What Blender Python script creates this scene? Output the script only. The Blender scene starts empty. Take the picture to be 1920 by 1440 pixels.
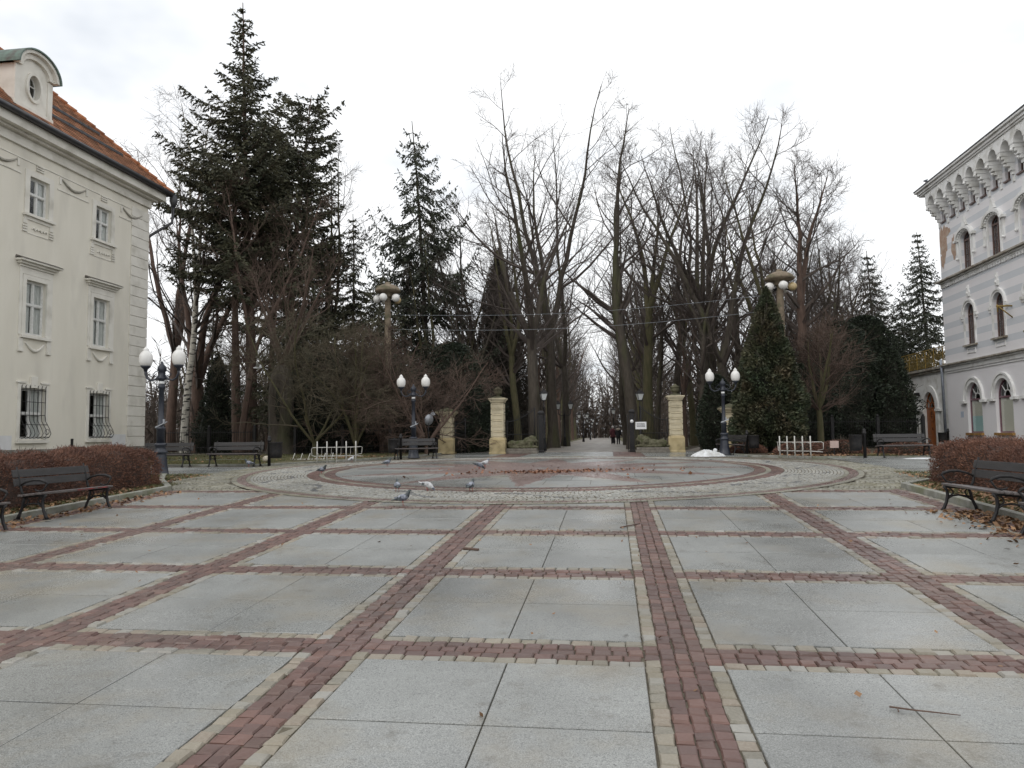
import bpy, bmesh, math, random
import numpy as np
from mathutils import Vector, Matrix
PI = math.pi
S = bpy.context.scene
COL = S.collection

# ------------------------------------------------------------------ camera
CAM_H, YAW, PITCH, ROLL, FPX = 1.86, math.radians(7.55), math.radians(3.9), math.radians(-0.62), 1400.0
def cam_axes():
    cy, sy, cp, sp = math.cos(YAW), math.sin(YAW), math.cos(PITCH), math.sin(PITCH)
    F = Vector((-sy*cp, cy*cp, sp)); R = Vector((cy, sy, 0)); U = R.cross(F)
    c, s = math.cos(ROLL), math.sin(ROLL)
    return F, c*R + s*U, c*U - s*R
CF, CR, CU = cam_axes()
cd = bpy.data.cameras.new("camera"); cam = bpy.data.objects.new("camera", cd); COL.objects.link(cam)
cd.sensor_width = 36; cd.lens = FPX/1920*36; cd.clip_start = 0.1; cd.clip_end = 2000
M = Matrix.Identity(4)
for i in range(3):
    M[i][0], M[i][1], M[i][2] = CR[i], CU[i], -CF[i]
M[2][3] = CAM_H
cam.matrix_world = M
S.camera = cam

# ------------------------------------------------------------------ world, sun, exposure
SUN_EL, SUN_AZ = math.radians(42), math.radians(215)
w = bpy.data.worlds.new("World"); S.world = w; w.use_nodes = True
nt = w.node_tree; nt.nodes.clear()
def N(nt, t, **k):
    n = nt.nodes.new(t)
    for a, b in k.items(): setattr(n, a, b)
    return n
sky = N(nt, 'ShaderNodeTexSky', sky_type='NISHITA', sun_disc=False, sun_elevation=SUN_EL, sun_rotation=SUN_AZ)
b1 = N(nt, 'ShaderNodeBackground'); b1.inputs[1].default_value = 0.1
nt.links.new(sky.outputs[0], b1.inputs[0])
tc = N(nt, 'ShaderNodeTexCoord')
sep = N(nt, 'ShaderNodeSeparateXYZ'); nt.links.new(tc.outputs['Generated'], sep.inputs[0])
# flatten the direction onto a cloud deck
zz = N(nt, 'ShaderNodeMath', operation='ADD'); nt.links.new(sep.outputs[2], zz.inputs[0]); zz.inputs[1].default_value = 0.22
zm = N(nt, 'ShaderNodeMath', operation='MAXIMUM'); nt.links.new(zz.outputs[0], zm.inputs[0]); zm.inputs[1].default_value = 0.08
dx = N(nt, 'ShaderNodeMath', operation='DIVIDE'); nt.links.new(sep.outputs[0], dx.inputs[0]); nt.links.new(zm.outputs[0], dx.inputs[1])
dy = N(nt, 'ShaderNodeMath', operation='DIVIDE'); nt.links.new(sep.outputs[1], dy.inputs[0]); nt.links.new(zm.outputs[0], dy.inputs[1])
cb = N(nt, 'ShaderNodeCombineXYZ'); nt.links.new(dx.outputs[0], cb.inputs[0]); nt.links.new(dy.outputs[0], cb.inputs[1])
no = N(nt, 'ShaderNodeTexNoise'); no.inputs['Scale'].default_value = 1.3; no.inputs['Detail'].default_value = 5; no.inputs['Roughness'].default_value = 0.55
nt.links.new(cb.outputs[0], no.inputs['Vector'])
rp = N(nt, 'ShaderNodeValToRGB'); e = rp.color_ramp.elements
e[0].position = 0.26; e[0].color = (0.66, 0.71, 0.78, 1)
e[1].position = 0.48; e[1].color = (1.10, 1.11, 1.12, 1)
nt.links.new(no.outputs[0], rp.inputs[0])
b2 = N(nt, 'ShaderNodeBackground'); b2.inputs[1].default_value = 1.0
nt.links.new(rp.outputs[0], b2.inputs[0])
mx = N(nt, 'ShaderNodeMixShader'); mx.inputs[0].default_value = 0.95
nt.links.new(b1.outputs[0], mx.inputs[1]); nt.links.new(b2.outputs[0], mx.inputs[2])
wo = N(nt, 'ShaderNodeOutputWorld'); nt.links.new(mx.outputs[0], wo.inputs[0])
sd = bpy.data.lights.new("sun", 'SUN'); sd.energy = 0.6; sd.angle = math.radians(30); sd.color = (1, 0.96, 0.9)
sun = bpy.data.objects.new("sun", sd); COL.objects.link(sun)
sdir = Vector((math.sin(SUN_AZ)*math.cos(SUN_EL), math.cos(SUN_AZ)*math.cos(SUN_EL), math.sin(SUN_EL)))
sun.rotation_euler = sdir.to_track_quat('Z', 'Y').to_euler()
S.view_settings.view_transform = 'Standard'; S.view_settings.look = 'None'
S.view_settings.exposure = 0.15; S.view_settings.gamma = 1.0; S.view_settings.use_curve_mapping = False
S.cycles.max_bounces = 6; S.cycles.diffuse_bounces = 3; S.cycles.glossy_bounces = 3; S.cycles.transparent_max_bounces = 8
S.cycles.use_denoising = True

# ------------------------------------------------------------------ the lie of the land: the square climbs gently to the gate, then levels out
SL, YA, YL = 0.0402, 14.0, 16.8
def gz(x, y):
    t = min(max(y - YA, 0), YL)
    return SL*min(y, YA) + SL*(t - t*t/(2*YL))
def gza(y):
    t = np.clip(y - YA, 0, YL)
    return SL*np.minimum(y, YA) + SL*(t - t*t/(2*YL))
GY = gz(0, 50)
def at(u, v, Y):
    d = CF + (u - 960)/FPX*CR + (720 - v)/FPX*CU
    t = Y/d.y
    return Vector((d.x*t, Y, CAM_H + d.z*t))

# ------------------------------------------------------------------ object helpers
def tag(o, label=None, cat=None, group=None, kind=None):
    if label: o['label'] = label
    if cat: o['category'] = cat
    if group: o['group'] = group
    if kind: o['kind'] = kind
    return o
def thing(name, label, cat, loc=(0, 0, 0), rz=0.0, group=None, scale=None):
    o = bpy.data.objects.new(name, None); COL.objects.link(o)
    o.location = loc; o.rotation_euler = (0, 0, rz); o.empty_display_size = 0.2
    if scale is not None: o.scale = scale if hasattr(scale, '__len__') else (scale,)*3
    return tag(o, label, cat, group)
def children_of(o): return [c for c in bpy.data.objects if c.parent == o]
def copy_tree(src, kids, parent=None):
    c = src.copy(); COL.objects.link(c)
    if parent is not None: c.parent = parent
    for k, kk in kids: copy_tree(k, kk, c)
    return c
def kid_map(o): return [(c, kid_map(c)) for c in children_of(o)]
def place(proto, kids, label, loc, rz=0.0, scale=None, first=False, group=None):
    o = proto if first else copy_tree(proto, kids)
    o.location = loc; o.rotation_euler = (0, 0, rz); o['label'] = label
    if scale is not None: o.scale = scale if hasattr(scale, '__len__') else (scale,)*3
    if group: o['group'] = group
    return o
def mesh_np(name, V, F, mats, parent=None, smooth=False, mi=None):
    """V (n,3), F (m,k) arrays of one face size"""
    V = np.asarray(V, np.float32); F = np.asarray(F, np.int32)
    me = bpy.data.meshes.new(name)
    m, k = F.shape
    me.vertices.add(len(V)); me.vertices.foreach_set('co', V.ravel())
    me.loops.add(m*k); me.loops.foreach_set('vertex_index', F.ravel())
    me.polygons.add(m); me.polygons.foreach_set('loop_start', np.arange(m, dtype=np.int32)*k)
    try: me.polygons.foreach_set('loop_total', np.full(m, k, np.int32))
    except Exception: pass
    me.polygons.foreach_set('use_smooth', np.full(m, bool(smooth)))
    for x in (mats if isinstance(mats, (list, tuple)) else [mats]): me.materials.append(x)
    if mi is not None: me.polygons.foreach_set('material_index', np.asarray(mi, np.int32))
    me.update(calc_edges=True)
    o = bpy.data.objects.new(name, me); COL.objects.link(o)
    if parent is not None: o.parent = parent
    return o

class MB:
    def __init__(s): s.v = []; s.f = []; s.mi = []; s.sm = []
    def add(s, vs, fs, mi=0, smooth=False, M=None):
        b = len(s.v)
        s.v += [tuple(M @ Vector(p)) for p in vs] if M is not None else [tuple(p) for p in vs]
        for f in fs:
            s.f.append(tuple(b + i for i in f)); s.mi.append(mi); s.sm.append(smooth)
        return s
    def box(s, x0, x1, y0, y1, z0, z1, mi=0, M=None):
        vs = [(x0,y0,z0),(x1,y0,z0),(x1,y1,z0),(x0,y1,z0),(x0,y0,z1),(x1,y0,z1),(x1,y1,z1),(x0,y1,z1)]
        return s.add(vs, [(0,3,2,1),(4,5,6,7),(0,1,5,4),(1,2,6,5),(2,3,7,6),(3,0,4,7)], mi, M=M)
    def tube(s, pts, rad, n=8, mi=0, smooth=True, caps=True, M=None, flat=1.0):
        pts = [Vector(p) for p in pts]
        if not hasattr(rad, '__len__'): rad = [rad]*len(pts)
        vs = []; prev = None
        for i, p in enumerate(pts):
            d = (pts[min(i+1, len(pts)-1)] - pts[max(i-1, 0)])
            d = d.normalized() if d.length > 1e-9 else Vector((0, 0, 1))
            if prev is None:
                ref = Vector((0, 0, 1)) if abs(d.z) < 0.9 else Vector((0, 1, 0))
                a = d.cross(ref).normalized()
            else:
                a = (prev - d*prev.dot(d)).normalized()
            prev = a; b = d.cross(a)
            for j in range(n):
                t = 2*PI*j/n + PI/n
                vs.append(p + (a*math.cos(t) + b*math.sin(t)*flat)*rad[i])
        fs = [(i*n+j, i*n+(j+1) % n, (i+1)*n+(j+1) % n, (i+1)*n+j) for i in range(len(pts)-1) for j in range(n)]
        s.add(vs, fs, mi, smooth, M)
        if caps:
            b = len(s.v) - len(vs)
            s.f.append(tuple(b + j for j in range(n))[::-1]); s.mi.append(mi); s.sm.append(False)
            s.f.append(tuple(b + (len(pts)-1)*n + j for j in range(n))); s.mi.append(mi); s.sm.append(False)
        return s
    def lathe(s, prof, c=(0, 0, 0), n=20, mi=0, smooth=True, sq=None, M=None):
        vs = []; m = len(prof)
        for r, z in prof:
            for j in range(n):
                t = 2*PI*(j+0.5)/n; vs.append((c[0]+r*math.cos(t), c[1]+r*math.sin(t), c[2]+z))
        fs = [(i*n+j, i*n+(j+1) % n, (i+1)*n+(j+1) % n, (i+1)*n+j) for i in range(m-1) for j in range(n)]
        fs.append(tuple(range(n))[::-1]); fs.append(tuple((m-1)*n+j for j in range(n)))
        return s.add(vs, fs, mi, smooth, M)
    def square(s, prof, c=(0, 0, 0), mi=0, M=None):
        """square-plan profile: (half width, z)"""
        k = math.sqrt(2)
        return s.lathe([(r*k, z) for r, z in prof], c, 4, mi, False, M=M)
    def prism(s, poly, ax, t0, t1, mi=0, M=None):
        """poly of 2D points in the plane across axis ax, extruded t0..t1"""
        def P(a, b, t): return {'x': (t, a, b), 'y': (a, t, b), 'z': (a, b, t)}[ax]
        n = len(poly)
        vs = [P(a, b, t0) for a, b in poly] + [P(a, b, t1) for a, b in poly]
        fs = [tuple(range(n)), tuple(range(n, 2*n))[::-1]] + [(i, (i+1) % n, n+(i+1) % n, n+i) for i in range(n)]
        return s.add(vs, fs, mi, M=M)
    def ball(s, c, r, nu=12, nv=8, mi=0, M=None):
        r = r if hasattr(r, '__len__') else (r,)*3
        vs = []
        for i in range(nv+1):
            a = -PI/2 + PI*i/nv; ca = max(math.cos(a), 0.02)
            for j in range(nu):
                t = 2*PI*j/nu
                vs.append((c[0]+r[0]*ca*math.cos(t), c[1]+r[1]*ca*math.sin(t), c[2]+r[2]*math.sin(a)))
        fs = [(i*nu+j, i*nu+(j+1) % nu, (i+1)*nu+(j+1) % nu, (i+1)*nu+j) for i in range(nv) for j in range(nu)]
        fs += [tuple(range(nu))[::-1], tuple(nv*nu+j for j in range(nu))]
        return s.add(vs, fs, mi, True, M)
    def build(s, name, mats, parent=None, bevel=0.0, fix=True, seg=2):
        me = bpy.data.meshes.new(name); me.from_pydata(s.v, [], s.f)
        for x in (mats if isinstance(mats, (list, tuple)) else [mats]): me.materials.append(x)
        me.polygons.foreach_set('material_index', s.mi)
        me.polygons.foreach_set('use_smooth', s.sm)
        if fix:
            bm = bmesh.new(); bm.from_mesh(me); bmesh.ops.recalc_face_normals(bm, faces=bm.faces); bm.to_mesh(me); bm.free()
        me.update()
        o = bpy.data.objects.new(name, me); COL.objects.link(o)
        if parent is not None: o.parent = parent
        if bevel:
            md = o.modifiers.new('bevel', 'BEVEL'); md.width = bevel; md.segments = seg; md.limit_method = 'ANGLE'; md.angle_limit = math.radians(40)
        return o

# ------------------------------------------------------------------ materials
MATS = {}
def mat(name, c1, c2=None, scale=6.0, rough=0.6, bump=0.0, bscale=None, island=0.0, metal=0.0, spec=0.5, detail=4, pos=(0.35, 0.65), r2=None, stretch=None, c3=None, s3=1.0, sss=0.0, trans=0.0):
    m = bpy.data.materials.new(name); m.use_nodes = True; MATS[name] = m
    t = m.node_tree; p = t.nodes['Principled BSDF']
    p.inputs['Roughness'].default_value = rough; p.inputs['Metallic'].default_value = metal
    p.inputs['Specular IOR Level'].default_value = spec
    p.inputs['Base Color'].default_value = (*c1, 1)
    tcn = N(t, 'ShaderNodeTexCoord'); vec = tcn.outputs['Object']
    if stretch:
        mp = N(t, 'ShaderNodeMapping'); mp.inputs['Scale'].default_value = stretch; t.links.new(vec, mp.inputs[0]); vec = mp.outputs[0]
    col = None
    if c2:
        n1 = N(t, 'ShaderNodeTexNoise'); n1.inputs['Scale'].default_value = scale; n1.inputs['Detail'].default_value = detail
        t.links.new(vec, n1.inputs['Vector'])
        rm = N(t, 'ShaderNodeMapRange'); rm.inputs[1].default_value, rm.inputs[2].default_value = pos
        t.links.new(n1.outputs[0], rm.inputs[0])
        mixn = N(t, 'ShaderNodeMix', data_type='RGBA'); mixn.inputs[6].default_value = (*c1, 1); mixn.inputs[7].default_value = (*c2, 1)
        t.links.new(rm.outputs[0], mixn.inputs[0]); col = mixn.outputs[2]
        if r2 is not None:
            rr = N(t, 'ShaderNodeMapRange'); rr.inputs[3].default_value = rough; rr.inputs[4].default_value = r2
            t.links.new(rm.outputs[0], rr.inputs[0]); t.links.new(rr.outputs[0], p.inputs['Roughness'])
    if c3:
        n3 = N(t, 'ShaderNodeTexNoise'); n3.inputs['Scale'].default_value = s3; n3.inputs['Detail'].default_value = 6
        t.links.new(vec, n3.inputs['Vector'])
        r3 = N(t, 'ShaderNodeMapRange'); r3.inputs[1].default_value, r3.inputs[2].default_value = 0.5, 0.72
        t.links.new(n3.outputs[0], r3.inputs[0])
        m3 = N(t, 'ShaderNodeMix', data_type='RGBA')
        if col is not None: t.links.new(col, m3.inputs[6])
        else: m3.inputs[6].default_value = (*c1, 1)
        m3.inputs[7].default_value = (*c3, 1); t.links.new(r3.outputs[0], m3.inputs[0]); col = m3.outputs[2]
    if island:
        g = N(t, 'ShaderNodeNewGeometry'); hs = N(t, 'ShaderNodeMapRange')
        hs.inputs[3].default_value = 1 - island; hs.inputs[4].default_value = 1 + island
        t.links.new(g.outputs['Random Per Island'], hs.inputs[0])
        sc = N(t, 'ShaderNodeVectorMath', operation='SCALE')
        if col is not None: t.links.new(col, sc.inputs[0])
        else: sc.inputs[0].default_value = c1
        t.links.new(hs.outputs[0], sc.inputs['Scale']); col = sc.outputs[0]
    if col is not None: t.links.new(col, p.inputs['Base Color'])
    if bump:
        nb = N(t, 'ShaderNodeTexNoise'); nb.inputs['Scale'].default_value = bscale or scale*3; nb.inputs['Detail'].default_value = 5
        t.links.new(vec, nb.inputs['Vector'])
        bn = N(t, 'ShaderNodeBump'); bn.inputs['Strength'].default_value = min(1.0, bump); bn.inputs['Distance'].default_value = 0.02
        t.links.new(nb.outputs[0], bn.inputs['Height']); t.links.new(bn.outputs[0], p.inputs['Normal'])
    return m

def paving_mat(name, cols, speck, tint, rough, stains=0.0, wet=True, island=0.1, island_cols=None):
    """granite: fine speckle + slab to slab tint + broad stains; damp and dry patches change the gloss"""
    m = bpy.data.materials.new(name); m.use_nodes = True; t = m.node_tree; p = t.nodes['Principled BSDF']
    tcn = N(t, 'ShaderNodeTexCoord'); vec = tcn.outputs['Object']
    def noise(s, d=3, r=0.5):
        n = N(t, 'ShaderNodeTexNoise'); n.inputs['Scale'].default_value = s; n.inputs['Detail'].default_value = d; n.inputs['Roughness'].default_value = r
        t.links.new(vec, n.inputs['Vector']); return n.outputs[0]
    def mr(v, a, b, c=0.0, d=1.0):
        n = N(t, 'ShaderNodeMapRange'); n.inputs[1].default_value, n.inputs[2].default_value, n.inputs[3].default_value, n.inputs[4].default_value = a, b, c, d
        t.links.new(v, n.inputs[0]); return n.outputs[0]
    def mixc(f, a, b):
        n = N(t, 'ShaderNodeMix', data_type='RGBA')
        t.links.new(f, n.inputs[0])
        for i, x in ((6, a), (7, b)):
            if isinstance(x, tuple): n.inputs[i].default_value = (*x, 1)
            else: t.links.new(x, n.inputs[i])
        return n.outputs[2]
    g = N(t, 'ShaderNodeNewGeometry'); isl = g.outputs['Random Per Island']
    if island_cols:
        r = N(t, 'ShaderNodeValToRGB'); r.color_ramp.interpolation = 'CONSTANT'
        els = r.color_ramp.elements
        while len(els) < len(island_cols): els.new(0.5)
        for i, c in enumerate(island_cols): els[i].position = i/len(island_cols); els[i].color = (*c, 1)
        t.links.new(isl, r.inputs[0]); base = r.outputs[0]
        c = mixc(mr(noise(speck, 2, 0.7), 0.35, 0.7), base, tuple(x for x in cols[1]))
        n = c.node; n.clamp_factor = True
        f2 = N(t, 'ShaderNodeMath', operation='MULTIPLY'); f2.inputs[1].default_value = 0.35
        t.links.new(n.inputs[0].links[0].from_socket, f2.inputs[0]); t.links.new(f2.outputs[0], n.inputs[0])
    else:
        c = mixc(mr(noise(speck, 2, 0.75), 0.36, 0.64), cols[0], cols[1])
        c = mixc(mr(noise(speck*0.33, 3, 0.7), 0.56, 0.70), c, cols[2])
    sc = N(t, 'ShaderNodeVectorMath', operation='SCALE'); t.links.new(c, sc.inputs[0]); t.links.new(mr(isl, 0, 1, 1-island, 1+island), sc.inputs['Scale']); c = sc.outputs[0]
    if stains:
        s1 = N(t, 'ShaderNodeMath', operation='MULTIPLY'); t.links.new(mr(noise(0.9, 6, 0.62), 0.50, 0.74), s1.inputs[0]); s1.inputs[1].default_value = stains
        c = mixc(s1.outputs[0], c, tint)
        s2 = N(t, 'ShaderNodeMath', operation='MULTIPLY'); t.links.new(mr(noise(3.7, 8, 0.7), 0.57, 0.76), s2.inputs[0]); s2.inputs[1].default_value = stains*1.2
        c = mixc(s2.outputs[0], c, (0.10, 0.085, 0.06))
    t.links.new(c, p.inputs['Base Color'])
    wetf = mr(noise(0.28, 4, 0.5), 0.38, 0.62)
    if wet:
        dk = N(t, 'ShaderNodeVectorMath', operation='SCALE'); t.links.new(c, dk.inputs[0]); t.links.new(mr(noise(0.62, 8, 0.62), 0.36, 0.60, 0.74, 1.05), dk.inputs['Scale']); t.links.new(dk.outputs[0], p.inputs['Base Color'])
    if wet:
        rr = N(t, 'ShaderNodeMapRange'); rr.inputs[3].default_value = rough[0]; rr.inputs[4].default_value = rough[1]; t.links.new(wetf, rr.inputs[0])
        ad = N(t, 'ShaderNodeMath', operation='ADD'); t.links.new(rr.outputs[0], ad.inputs[0]); t.links.new(mr(noise(speck*0.5, 2), 0.3, 0.7, -0.05, 0.08), ad.inputs[1])
        t.links.new(ad.outputs[0], p.inputs['Roughness'])
    else: p.inputs['Roughness'].default_value = rough[1]
    p.inputs['Specular IOR Level'].default_value = 0.5
    bn = N(t, 'ShaderNodeBump'); bn.inputs['Strength'].default_value = 0.25; bn.inputs['Distance'].default_value = 0.004
    t.links.new(noise(speck*0.8, 3, 0.6), bn.inputs['Height']); t.links.new(bn.outputs[0], p.inputs['Normal'])
    return m

M_slab = paving_mat('granite_slab', [(0.155,0.160,0.155), (0.365,0.374,0.358), (0.145,0.149,0.145)], 120, (0.27,0.225,0.15), (0.18,0.46), 0.6, True, 0.08)
M_wetslab = paving_mat('wet_granite', [(0.18,0.19,0.185), (0.30,0.31,0.295), (0.13,0.135,0.132)], 60, (0.2,0.18,0.14), (0.12,0.32), 0.4, True, 0.07)
M_red = paving_mat('red_setts', [(0.15,0.066,0.056),(0.17,0.10,0.085),(0.1,0.05,0.045)], 60, (0.2,0.16,0.12), (0.30,0.52), 0.3, True, 0.10,
    [(0.114,0.063,0.051),(0.136,0.075,0.061),(0.092,0.054,0.046),(0.126,0.069,0.058),(0.105,0.063,0.054),(0.148,0.082,0.066)])
M_cream = paving_mat('cream_setts', [(0.34,0.30,0.22),(0.40,0.37,0.31),(0.2,0.18,0.14)], 70, (0.2,0.16,0.10), (0.32,0.55), 0.3, True, 0.10,
    [(0.245,0.226,0.18),(0.22,0.195,0.143),(0.26,0.252,0.222),(0.19,0.176,0.14),(0.24,0.212,0.163),(0.22,0.182,0.14),(0.25,0.245,0.225)])
M_star = paving_mat('star_setts', [(0.2,0.14,0.125),(0.22,0.16,0.145),(0.13,0.09,0.08)], 60, (0.2,0.17,0.13), (0.16,0.40), 0.3, True, 0.10,
    [(0.185,0.125,0.110),(0.205,0.145,0.130),(0.17,0.11,0.098),(0.22,0.16,0.145),(0.19,0.135,0.122)])
M_cob = paving_mat('grey_cobbles', [(0.30,0.30,0.27),(0.4,0.4,0.37),(0.2,0.2,0.18)], 60, (0.25,0.21,0.13), (0.30,0.5), 0.35, True, 0.12,
    [(0.27,0.27,0.245),(0.31,0.31,0.285),(0.245,0.24,0.22),(0.28,0.265,0.225),(0.32,0.315,0.29)])
M_cob2 = paving_mat('mossy_cobbles', [(0.26,0.245,0.19),(0.33,0.31,0.25),(0.2,0.2,0.15)], 60, (0.17,0.15,0.07), (0.32,0.55), 0.5, True, 0.15,
    [(0.205,0.195,0.155),(0.23,0.225,0.185),(0.18,0.172,0.125),(0.245,0.235,0.19)])
M_cobd = paving_mat('dark_cobbles', [(0.1,0.105,0.11),(0.15,0.15,0.15),(0.06,0.06,0.06)], 60, (0.1,0.1,0.1), (0.3,0.5), 0.2, True, 0.15)
M_joint = mat('joint_dirt', (0.075,0.062,0.045), (0.13,0.115,0.08), 9, 0.9, 0.5)
M_kerb = mat('kerb_concrete', (0.30,0.30,0.27), (0.20,0.20,0.17), 5, 0.7, 0.4, 60, island=0.06, c3=(0.16,0.17,0.10), s3=2.0)
M_soil = mat('soil', (0.045,0.035,0.024), (0.075,0.058,0.035), 3, 0.95, 0.8, 30, c3=(0.05,0.06,0.022), s3=0.8)
M_lawn = mat('winter_lawn', (0.085,0.082,0.036), (0.12,0.108,0.05), 4, 0.95, 0.8, 60, c3=(0.06,0.045,0.028), s3=1.1)
M_grass = mat('grass_blades', (0.075,0.088,0.03), (0.15,0.14,0.058), 1.5, 0.8, island=0.35)
M_litter = mat('dead_leaves', (0.16,0.085,0.042), (0.26,0.15,0.075), 2.5, 0.65, island=0.5)
M_litter_r = mat('red_dead_leaves', (0.17,0.065,0.03), (0.24,0.11,0.055), 2.5, 0.5, island=0.5)
M_path = mat('wet_path', (0.20,0.175,0.145), (0.145,0.125,0.105), 1.2, 0.32, 0.3, 40, r2=0.6, c3=(0.25,0.22,0.18), s3=0.5)
M_snow = mat('old_snow', (0.72,0.74,0.76), (0.5,0.5,0.48), 4, 0.6, 0.6, 14)
M_iron = mat('black_iron', (0.013,0.013,0.015), (0.025,0.023,0.022), 12, 0.5, 0.15, 80, spec=0.3)
M_blueiron = mat('blue_grey_iron', (0.018,0.021,0.032), (0.028,0.033,0.045), 10, 0.42, 0.15, 60)
M_bench = mat('dark_bench_wood', (0.026,0.025,0.026), (0.044,0.041,0.041), 3, 0.5, 0.3, 30, stretch=(1,12,12), c3=(0.03,0.027,0.025), s3=2)
M_seatw = mat('worn_seat_wood', (0.075,0.062,0.06), (0.14,0.125,0.12), 3, 0.35, 0.3, 30, stretch=(1,12,12))
M_redp = mat('red_paint_remnant', (0.30,0.03,0.03), (0.09,0.04,0.04), 9, 0.5)
M_milk = mat('milk_glass', (0.80,0.79,0.77), (0.72,0.71,0.68), 6, 0.25, spec=0.5)
M_globeb = mat('brown_globe', (0.55,0.43,0.24), (0.45,0.34,0.18), 6, 0.3)
M_concrete = mat('lichen_concrete', (0.24,0.19,0.135), (0.17,0.135,0.095), 6, 0.85, 0.6, 30, c3=(0.08,0.08,0.04), s3=2)
M_rackw = mat('white_tube_paint', (0.62,0.61,0.58), (0.45,0.44,0.40), 14, 0.4)
M_pillar = mat('ochre_render', (0.50,0.41,0.24), (0.42,0.335,0.18), 3, 0.8, 0.3, 30, c3=(0.22,0.18,0.10), s3=2.2)
M_pillarl = mat('pale_ochre_render', (0.63,0.56,0.41), (0.55,0.48,0.33), 3, 0.8, 0.3, 30, c3=(0.40,0.355,0.25), s3=2.2)
M_mossy = mat('mossy_stone', (0.070,0.066,0.036), (0.125,0.118,0.075), 7, 0.9, 0.9, 20, c3=(0.045,0.058,0.014), s3=3)
M_plinth = mat('grey_sandstone', (0.22,0.20,0.17), (0.14,0.125,0.105), 5, 0.85, 0.6, 24)
M_paper = mat('white_sign', (0.75,0.76,0.76), rough=0.5)
M_ink = mat('sign_print', (0.10,0.10,0.12), rough=0.6)
M_steel = mat('galvanised_steel', (0.42,0.45,0.48), (0.33,0.36,0.40), 8, 0.4, metal=0.6)
M_signback = mat('grey_sign_back', (0.42,0.44,0.47), (0.30,0.31,0.33), 6, 0.4, metal=0.5)
# trees
M_bark = mat('dark_bark', (0.046,0.037,0.029), (0.078,0.065,0.05), 3, 0.9, 0.9, 9, stretch=(3,3,0.6), c3=(0.06,0.062,0.026), s3=0.5)
M_barkb = mat('brown_bark', (0.085,0.055,0.042), (0.13,0.085,0.065), 3, 0.9, 0.9, 9, stretch=(3,3,0.6))
M_barkg = mat('mossy_bark', (0.075,0.073,0.034), (0.11,0.095,0.05), 3, 0.9, 0.9, 9, stretch=(3,3,0.6))
M_twig = mat('bare_twigs', (0.058,0.046,0.040), (0.084,0.066,0.056), 0.6, 0.9)
M_twigr = mat('reddish_twigs', (0.070,0.046,0.036), (0.105,0.071,0.054), 0.6, 0.9)
M_birch = mat('birch_bark', (0.60,0.57,0.50), (0.05,0.045,0.04), 2.2, 0.8, 0.5, 12, stretch=(1.0,1.0,3.2), pos=(0.52,0.60))
M_needle = mat('spruce_needles', (0.024,0.031,0.018), (0.044,0.050,0.028), 0.9, 0.75, island=0.35)
M_needle2 = mat('fir_needles', (0.034,0.039,0.021), (0.075,0.072,0.038), 0.8, 0.75, island=0.4)
M_thuja = mat('thuja_leaves', (0.032,0.048,0.022), (0.062,0.062,0.030), 1.3, 0.7, island=0.45, c3=(0.075,0.052,0.028), s3=0.9)
M_yew = mat('yew_leaves', (0.014,0.022,0.012), (0.026,0.036,0.018), 1.1, 0.7, island=0.4)
M_hedge = mat('russet_hedge', (0.105,0.048,0.034), (0.17,0.080,0.050), 1.6, 0.8, island=0.45)
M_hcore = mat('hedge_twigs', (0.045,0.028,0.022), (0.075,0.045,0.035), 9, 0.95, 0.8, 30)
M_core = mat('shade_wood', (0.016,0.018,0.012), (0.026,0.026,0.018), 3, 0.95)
M_thicket = mat('thicket_twigs', (0.062,0.048,0.039), (0.095,0.073,0.058), 0.3, 0.95, island=0.3)

# ================================================================== GROUND AND PAVING
rng = np.random.default_rng(7)
X0, Y0, CELL, BW = -2.12, 3.14, 2.6, 0.55
CX, CY = -2.12, 22.9
AXG = -1.3     # axis of the gate and the avenue behind it

def structure(o): o['kind'] = 'structure'; return o
def sheet(name, poly, dz, m, step=1.0, holes=None):
    """flat polygon laid over the lie of the land"""
    bm = bmesh.new(); bm.faces.new([bm.verts.new((x, y, 0)) for x, y in poly])
    ys = [y for _, y in poly]
    y = max(math.ceil(min(ys)), 12)
    while y < min(max(ys), 32):
        bmesh.ops.bisect_plane(bm, geom=bm.verts[:] + bm.edges[:] + bm.faces[:], plane_co=(0, y, 0), plane_no=(0, 1, 0)); y += step
    bmesh.ops.triangulate(bm, faces=[f for f in bm.faces if len(f.verts) > 4])
    for v in bm.verts: v.co.z = gz(v.co.x, v.co.y) + dz
    bmesh.ops.recalc_face_normals(bm, faces=bm.faces)
    me = bpy.data.meshes.new(name); bm.to_mesh(me); bm.free()
    if sum(p.normal.z for p in me.polygons) < 0: me.flip_normals()
    me.materials.append(m); o = bpy.data.objects.new(name, me); COL.objects.link(o)
    return o

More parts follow.
